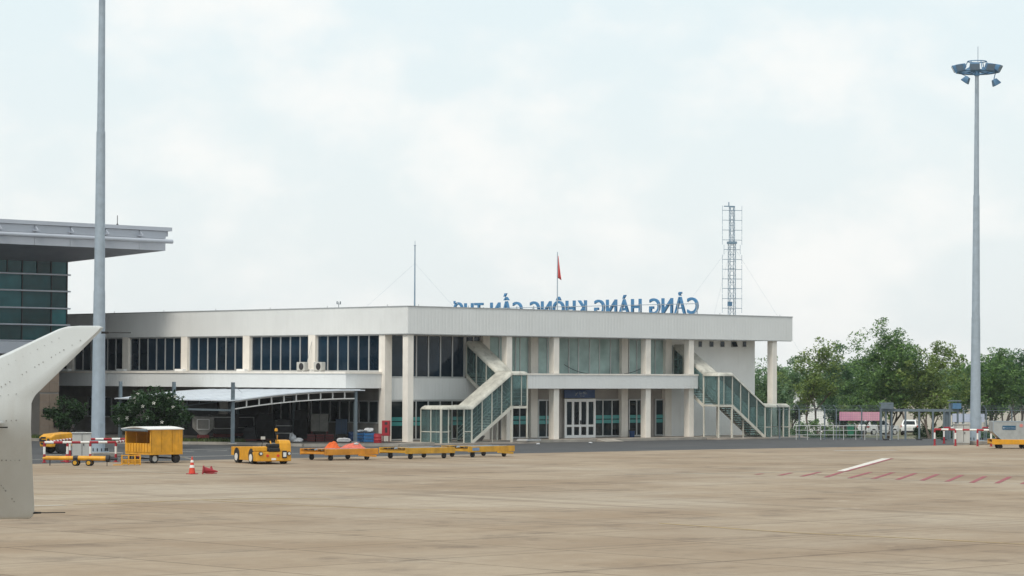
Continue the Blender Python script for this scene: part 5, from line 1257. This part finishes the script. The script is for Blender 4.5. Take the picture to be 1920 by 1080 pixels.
# banners on the fence
def banner(x0, x1, y0, y1, dep, lab, m):
    a, b_ = W(x0, y1, dep), W(x1, y1, dep); zt_ = W(x0, y0, dep).z; zb_ = a.z
    t = thing('banner', lab, 'banner', (a.x, a.y, 0), math.atan2(b_.y - a.y, b_.x - a.x), None); L_ = (Vector((b_.x, b_.y)) - Vector((a.x, a.y))).length
    b = MB(); n = 12; vs = []
    for z in (zb_, zt_):
        for i in range(n + 1): vs.append((L_ * i / n, .03 * math.sin(i * 1.9), z))
    b.add(vs, [(i, i + 1, n + 2 + i, n + 1 + i) for i in range(n)]); o = b.build('cloth', m, t); sm = o.modifiers.new('thick', 'SOLIDIFY'); sm.thickness = .02
    for x in (0.02, L_ - .02): MB().bar((x, .06, 0), (x, .06, zt_), .05).build('stake', M_steelblue, t)
    return t
banner(1574, 1651, 772, 788.5, 189.5, 'long pink banner stretched along the fence left of the gate', M_pink)
banner(1786, 1846, 775.5, 791.5, 189.8, 'pale blue banner on the fence behind the right floodlight mast', M_pale)

# wheelie bin
t = thing('wheelie_bin', 'green wheeled rubbish bin standing behind the guard rail', 'bin', G(1594.5, 819, 0.0), CROT)
MB().hexa([(-.2, -.22, .08), (.2, -.22, .08), (.2, .2, .08), (-.2, .2, .08), (-.26, -.28, .82), (.26, -.28, .82), (.26, .26, .82), (-.26, .26, .82)]).build('body', M_green, t, bevel=.02)
MB().box(-.28, .28, -.3, .3, .822, .89).build('lid', M_green, t, bevel=.03)
for s in (-1, 1): wheel(t, s * .2, .2, .09, .05, 'x', M_dk)

# cars
def car(loc, rz, lab):
    t = thing('parked_car', lab, 'car', loc, rz, 'white cars parked beyond the gate')
    st = [(-2.1, .72, .50, .95), (-2.05, .82, .32, 1.02), (-1.3, .87, .26, 1.04), (0, .88, .24, 1.0), (1.2, .87, .26, .96), (1.85, .80, .32, .84), (2.1, .66, .42, .72)]
    vs = []; 
    for x, w_, z0, z1 in st:
        zm = z0 + (z1 - z0) * .55
        vs += [(x, -w_ * .92, z0), (x, -w_, zm), (x, -w_ * .95, z1), (x, w_ * .95, z1), (x, w_, zm), (x, w_ * .92, z0)]
    k = 6; fs = [(j * k + i, j * k + (i + 1) % k, (j + 1) * k + (i + 1) % k, (j + 1) * k + i) for j in range(len(st) - 1) for i in range(k)] + [tuple(range(k))[::-1], tuple(range((len(st) - 1) * k, len(st) * k))]
    MB().add(vs, fs).build('body', M_car, t, smooth=True, bevel=.03)
    cb = [(-2.0, .76, 1.0), (-1.72, .66, 1.46), (-1.2, .64, 1.55), (.1, .64, 1.53), (.95, .74, 1.0)]
    vs = []
    for x, w_, z in cb: vs += [(x, -w_, z), (x, w_, z)]
    b = MB(); b.prism([(x, 0, z) for x, w_, z in cb], (0, -.70, 0), (0, .70, 0)); b.v = [(x, y * (1.08 if z < 1.1 else .92), z) for x, y, z in b.v]; b.build('cabin', M_car, t, bevel=.05)
    MB().hexa([(-1.985, -.6, 1.09), (-1.985, .6, 1.09), (-1.95, .6, 1.09), (-1.95, -.6, 1.09), (-1.78, -.53, 1.42), (-1.78, .53, 1.42), (-1.74, .53, 1.42), (-1.74, -.53, 1.42)]).build('rear_window', M_glassd, t)
    for s in (-1, 1):
        MB().prism([(-1.62, s * .725, 1.06), (.72, s * .735, 1.04), (.12, s * .66, 1.46), (-1.35, s * .66, 1.48)], (0, 0, 0), (0, s * .02, 0)).build('side_window', M_glassd, t)
        MB().box(-2.11, -1.86, s * .80 - .07, s * .80 + .02, .80, 1.0).build('tail_light', M_tail, t, bevel=.01)
        MB().box(.62, .80, s * .86, s * 1.0, 1.0, 1.14).build('mirror', M_car, t, bevel=.02)
        for x in (-1.3, 1.3): wheel(t, x, s * .78, .33, .22, rim=M_cab)
    MB().box(-2.13, -2.05, -.72, .72, .30, .46).build('bumper', M_dk, t, bevel=.02)
    MB().box(-2.12, -2.10, -.26, .26, .70, .82).build('number_plate', M_wht, t)
    return t
hc = FH * .94 - RH * .30; ca = math.atan2(hc.y, hc.x)
hc2 = FH * .97 + RH * .24; ca2 = math.atan2(hc2.y, hc2.x)
def cz(px, py, dep): p = GD(px, dep, ZL); return p
car(cz(1648, 0, 266), math.atan2((FH * .5 + RH * .86).y, (FH * .5 + RH * .86).x), 'white car half hidden behind the gate posts and pink banner end')
car(cz(1708, 0, 268), ca2, 'white car seen from behind through the middle of the gate')

def far_block(x0, x1, y0, dep, thick, name, lab, m, cat, cap=True, z0=ZL, wins=()):
    a, b_ = GD(x0, dep, z0), GD(x1, dep, z0); L_ = (b_ - a).length; h = W(x0, y0, dep).z - z0
    t = thing(name, lab, cat, a, CROT); MB().box(0, L_, 0, thick, 0, h).build('wall', m, t)
    if cap: MB().box(-.15, L_ + .15, -.15, thick + .15, h + .001, h + .14).build('coping', M_cab, t)
    for (p_, q_, r_, s_) in wins:
        za, zb = W(p_, s_, dep).z - z0, W(p_, r_, dep).z - z0; xa, xb_ = (p_ - x0) / 5000 * dep, (q_ - x0) / 5000 * dep
        fo = MB().box(xa, xb_, -.05, -.002, za, zb).build('window', M_alu, t); MB().box(xa + .08, xb_ - .08, -.06, -.051, za + .08, zb - .08).build('pane', M_glass, fo)
    return t
M_far = mat('far_wall', (.60, .56, .50), .9, 0, .08, .15, streak=((.4, .37, .33), .3))
far_block(1642, 2080, 738, 300, 12, 'landside_hall', 'long cream walled building behind the trees at right', M_far, 'building', True, ZL, ((1792, 1804, 756, 770), (1880, 1892, 756, 770), (1850, 1860, 756, 770)))
far_block(1490, 1572, 767, 268, .3, 'boundary_wall', 'low white boundary wall behind the shrubs left of the pink banner', M_white, 'wall')
far_block(1499, 1532, 735, 285, 6, 'guard_house', 'small white guard house behind the leftmost trees', M_white, 'building', True, ZL, ((1503, 1512, 740, 754),))

# ------------------------------------------------------------------ trees and shrubs
def leaves(mb, c, rad, n, size, r, flat=.75):
    for _ in range(n):
        while True:
            p = Vector((r.uniform(-1, 1), r.uniform(-1, 1), r.uniform(-1, 1)))
            if p.length < 1: break
        q = c + Vector((p.x * rad, p.y * rad, p.z * rad * flat))
        a = Vector((r.uniform(-1, 1), r.uniform(-1, 1), r.uniform(-.6, .6))).normalized(); nn = (Vector((r.uniform(-.9, .9), r.uniform(-.9, .9), 1))).normalized()
        t = a.cross(nn).normalized(); s = size * r.uniform(.6, 1.3)
        mb.add([q - a * s, q - t * s * .45 + nn * s * .1, q + a * s, q + t * s * .45 + nn * s * .1], [(0, 1, 2, 3)])
def tree(loc, H, Wc, lab, m, seed, trunk_h=.34, clumps=60, per=70, size=.17, fork=2, lean=0.0, grp='trees beyond the fence', name='leafy_tree', top=1.0, crad=(.55, 1.0)):
    r = random.Random(seed); t = thing(name, lab, 'tree', loc, r.uniform(0, 6.28), grp)
    tb_ = MB(); lf = MB(); th = H * trunk_h; ends = []
    r0 = H * .016
    def limb(p, d, L_, rad, depth):
        pts = [p]; dd = d.copy(); n = 4
        for i in range(n):
            dd = (dd + Vector((r.uniform(-.22, .22), r.uniform(-.22, .22), r.uniform(-.05, .2)))).normalized(); pts.append(pts[-1] + dd * L_ / n)
        for i in range(n): tb_.tube(pts[i], pts[i + 1], rad * (1 - .16 * i), rad * (1 - .16 * (i + 1)), 7, cap=(i in (0, n - 1)))
        if depth >= 2:
            ends.extend(pts[2:]); return
        for k in range(3 if depth == 0 else 4):
            a = r.uniform(0, 6.28); sp = r.uniform(.45, .95)
            nd = (dd + Vector((math.cos(a) * sp, math.sin(a) * sp, r.uniform(.0, .45)))).normalized()
            limb(pts[r.choice((2, 3, 4))], nd, L_ * r.uniform(.55, .8), rad * .5, depth + 1)
        ends.append(pts[-1])
    for k in range(fork):
        a = 6.28 * k / fork + r.uniform(-.4, .4); sp = .16 if fork == 1 else .28
        limb(Vector((math.cos(a) * .1, math.sin(a) * .1, -.05)), Vector((math.cos(a) * sp + lean, math.sin(a) * sp, 1)).normalized(), th * 1.25, r0, 0)
    tb_.build('trunk', M_bark, t)
    # crown: clumps around branch ends and through an uneven ellipsoid
    cc = Vector((lean * th, 0, H * (trunk_h + (1 - trunk_h) * .47))); rz_ = H * (1 - trunk_h) * .53; rx_ = Wc / 2
    lobes = [(r.uniform(0, 6.28), r.uniform(-.6, .9), r.uniform(.7, 1.12)) for _ in range(7)]
    cl = []
    for e in ends:
        d = Vector(((e.x - cc.x) / rx_, (e.y - cc.y) / rx_, (e.z - cc.z) / rz_))
        if d.length < 1.1 and r.random() < .5: cl.append(e)
    while len(cl) < clumps:
        a, z, q = r.choice(lobes); d = Vector((math.cos(a) * math.sqrt(max(0, 1 - z * z)), math.sin(a) * math.sqrt(max(0, 1 - z * z)), z)) * q
        d = d * r.uniform(.35, 1) + Vector((r.gauss(0, .28), r.gauss(0, .28), r.gauss(0, .25)))
        if d.length > 1.15: continue
        if d.z > .2: d.x *= (1 - .35 * d.z); d.y *= (1 - .35 * d.z)
        cl.append(cc + Vector((d.x * rx_, d.y * rx_, d.z * rz_)))
    for c in cl[:clumps]: leaves(lf, c, r.uniform(*crad) * H / 11, per, size, r)
    lf.build('crown', m, t); return t
def tr(px, dep, top, Wc, lab, m, seed, **k):
    Wc *= 1.18; k['clumps'] = int(k.get('clumps', 60) * 1.45); k['trunk_h'] = k.get('trunk_h', .34) * .82; k['size'] = .15
    p = GD(px, dep, ZL); H = W(px, top, dep).z - ZL; return tree(p, H * .97, Wc, lab, m, seed, **k)
tr(1437, 232, 648, 5.5, 'sparse pale tree behind the gap between end wall and last column', M_leaf2, 11, clumps=75, per=48)
tr(1476, 240, 660, 4.5, 'low green tree just right of the last roof column', M_leaf2, 12, clumps=60, trunk_h=.25)
tr(1527, 226, 628, 6.0, 'thin airy tree in front of the small guard house', M_leaf5, 13, clumps=85, per=45, crad=(.45, .85))
tr(1592, 246, 652, 5.6, 'dark rounded tree behind the left end of the pink banner', M_leaf3, 14, clumps=90, per=80, trunk_h=.22)
tr(1660, 228, 597, 6.6, 'tallest green tree, rising left of the right floodlight mast', M_leaf1, 15, clumps=150, per=66, trunk_h=.28, fork=3)
tr(1612, 236, 650, 4.6, 'bushy green tree hugging the left side of the tallest tree', M_leaf1, 23, clumps=85, per=70, trunk_h=.25)
tr(1748, 224, 642, 5.6, 'tree with forked leaning trunks behind the gate beam', M_leaf5, 16, clumps=100, per=60, fork=3, trunk_h=.36)
tr(1800, 244, 668, 4.4, 'smaller tree directly left of the right floodlight mast', M_leaf2, 17, clumps=70, per=55)
tr(1855, 230, 640, 5.4, 'green tree directly right of the right floodlight mast', M_leaf1, 18, clumps=115, per=66, trunk_h=.3)
tr(1908, 246, 636, 6.4, 'broad dark tree at the right edge of the frame', M_leaf3, 19, clumps=120, per=70, trunk_h=.36)
tr(1568, 252, 640, 5.0, 'pale tree filling the gap left of the dark rounded tree', M_leaf2, 24, clumps=80, per=55)
tr(1706, 288, 628, 4.8, 'hazy green tree close behind the right side of the tallest tree', M_leaf2, 25, clumps=85, per=55)
tr(1880, 262, 648, 5.0, 'pale tree between the two trees right of the right mast', M_leaf2, 26, clumps=80, per=55)
tr(1975, 236, 645, 5.5, 'tree just outside the right edge, its crown reaching in', M_leaf1, 21, clumps=70, per=60)
def shrub(loc, H, Wc, lab, m, seed, clumps=30, per=60, size=.11, grp='shrubs beyond the road', flowers=0, name='shrub', crad=.4):
    r = random.Random(seed); t = thing(name, lab, 'shrub', loc, 0, grp); st = MB(); lf = MB()
    for k in range(5):
        a = 6.28 * k / 5; e = Vector((math.cos(a) * Wc * .3, math.sin(a) * Wc * .3, H * .62)); m_ = e * .5 + Vector((r.uniform(-.1, .1), r.uniform(-.1, .1), .1 * H))
        st.tube((0, 0, -.03), m_, .05 * H / 2, .035 * H / 2, 6); st.tube(m_, e, .035 * H / 2, .018 * H / 2, 6)
    st.build('stem', M_bark, t); cl = []
    for k in range(clumps):
        a = r.uniform(0, 6.28); z = r.uniform(-.75, 1); q = r.uniform(.35, 1) ** .6; s = math.sqrt(max(0, 1 - z * z))
        c = Vector((math.cos(a) * s * Wc / 2 * q, math.sin(a) * s * Wc / 2 * q, H * .53 + z * H * .42 * q)); cl.append(c)
        leaves(lf, c, crad * r.uniform(.6, 1.2), per, size, r)
    lf.build('foliage', m, t)
    for k in range(flowers):
        c = r.choice([c for c in cl if c.dot(Vector((-FH.x, -FH.y, .2))) > .3] or cl); f = MB(); o_ = c + Vector((-FH.x * .45, -FH.y * .45, r.uniform(-.2, .25)))
        for j in range(5):
            a = 6.28 * j / 5; d = (RH * math.cos(a) + Vector((0, 0, 1)) * math.sin(a)); e = (RH * math.cos(a + .6) + Vector((0, 0, 1)) * math.sin(a + .6)); f.add([o_, o_ + d * .085 - FH * .03, o_ + (d + e) * .06 - FH * .05, o_ + e * .085 - FH * .02], [(0, 1, 2, 3)])
        f.build('flower', M_flower, t)
    return t
shrub(GD(284, 158.5, 0.0), 3.55, 4.3, 'large dark frangipani bush with white flowers behind the covered wagon', M_leaf4, 41, clumps=120, per=70, size=.13, flowers=20, grp=None, name='frangipani_bush', crad=.5)
tree(GD(122, 172, PV), 3.1, 2.6, 'small dark tree between the stone pier and the left floodlight mast', M_leaf4, 42, trunk_h=.3, clumps=45, per=70, size=.13, grp=None, name='small_tree', crad=(1.4, 2.0))
for i, (px, dep, H, Wc, lab, m) in enumerate(((1504, 222, 1.9, 1.7, 'olive shrub nearest the right stairway behind the fence', M_leaf2), (1538, 222, 2.3, 2.2, 'rounded green shrub with pale flowers below the airy tree', M_leaf1), (1560, 218, 1.5, 1.4, 'low yellowish shrub left of the pink banner', M_leaf2),
        (1588, 226, 1.3, 2.6, 'low dark hedge below the pink banner', M_leaf3), (1738, 228, 1.7, 2.4, 'reddish green shrub right of the middle white car', M_leaf3), (1768, 226, 1.5, 1.8, 'dark shrub at the foot of the forked tree', M_leaf3), (1838, 214, 1.3, 2.6, 'dark low shrub behind the right pipe barrier', M_leaf3), (1515, 214, 1.0, 3.0, 'low dark groundcover shrub at the foot of the airy tree', M_leaf3), (1895, 226, 1.2, 1.2, 'small shrub above the aluminium container', M_leaf1))):
    shrub(GD(px, dep, ZL), H + .25, Wc, lab, m, 60 + i, clumps=26, per=55, size=.12, crad=.38, flowers=4 if i == 1 else 0)
# distant tree belt closing the landside horizon
fb = MB(); r = random.Random(99)
for i in range(620):
    px = r.uniform(1380, 2250); dep = r.uniform(420, 560); c = GD(px, dep, ZL); leaves(fb, c + Vector((0, 0, r.uniform(.5, 7.0))), r.uniform(1.6, 2.6), 34, .5, r)
o = fb.build('distant_trees', M_leaf2); o['kind'] = 'stuff'; o['label'] = 'hazy belt of distant trees on the horizon at right'; o['category'] = 'trees'

# ------------------------------------------------------------------ humid air
hz = MB().box(-1420, 1420, -1420, 1420, -3.9, 34).build('haze', None)
hm = bpy.data.materials.new('haze_air'); hm.use_nodes = True; ht = hm.node_tree; ht.nodes.clear()
ho = ht.nodes.new('ShaderNodeOutputMaterial'); hv = ht.nodes.new('ShaderNodeVolumePrincipled')
hv.inputs['Color'].default_value = (0.93, 0.96, 1.0, 1); hv.inputs['Density'].default_value = 0.00011
ht.links.new(hv.outputs[0], ho.inputs['Volume']); hz.data.materials.clear(); hz.data.materials.append(hm)
hz['kind'] = 'stuff'; hz['label'] = 'thin pale humid haze over the whole airfield'; hz['category'] = 'haze'
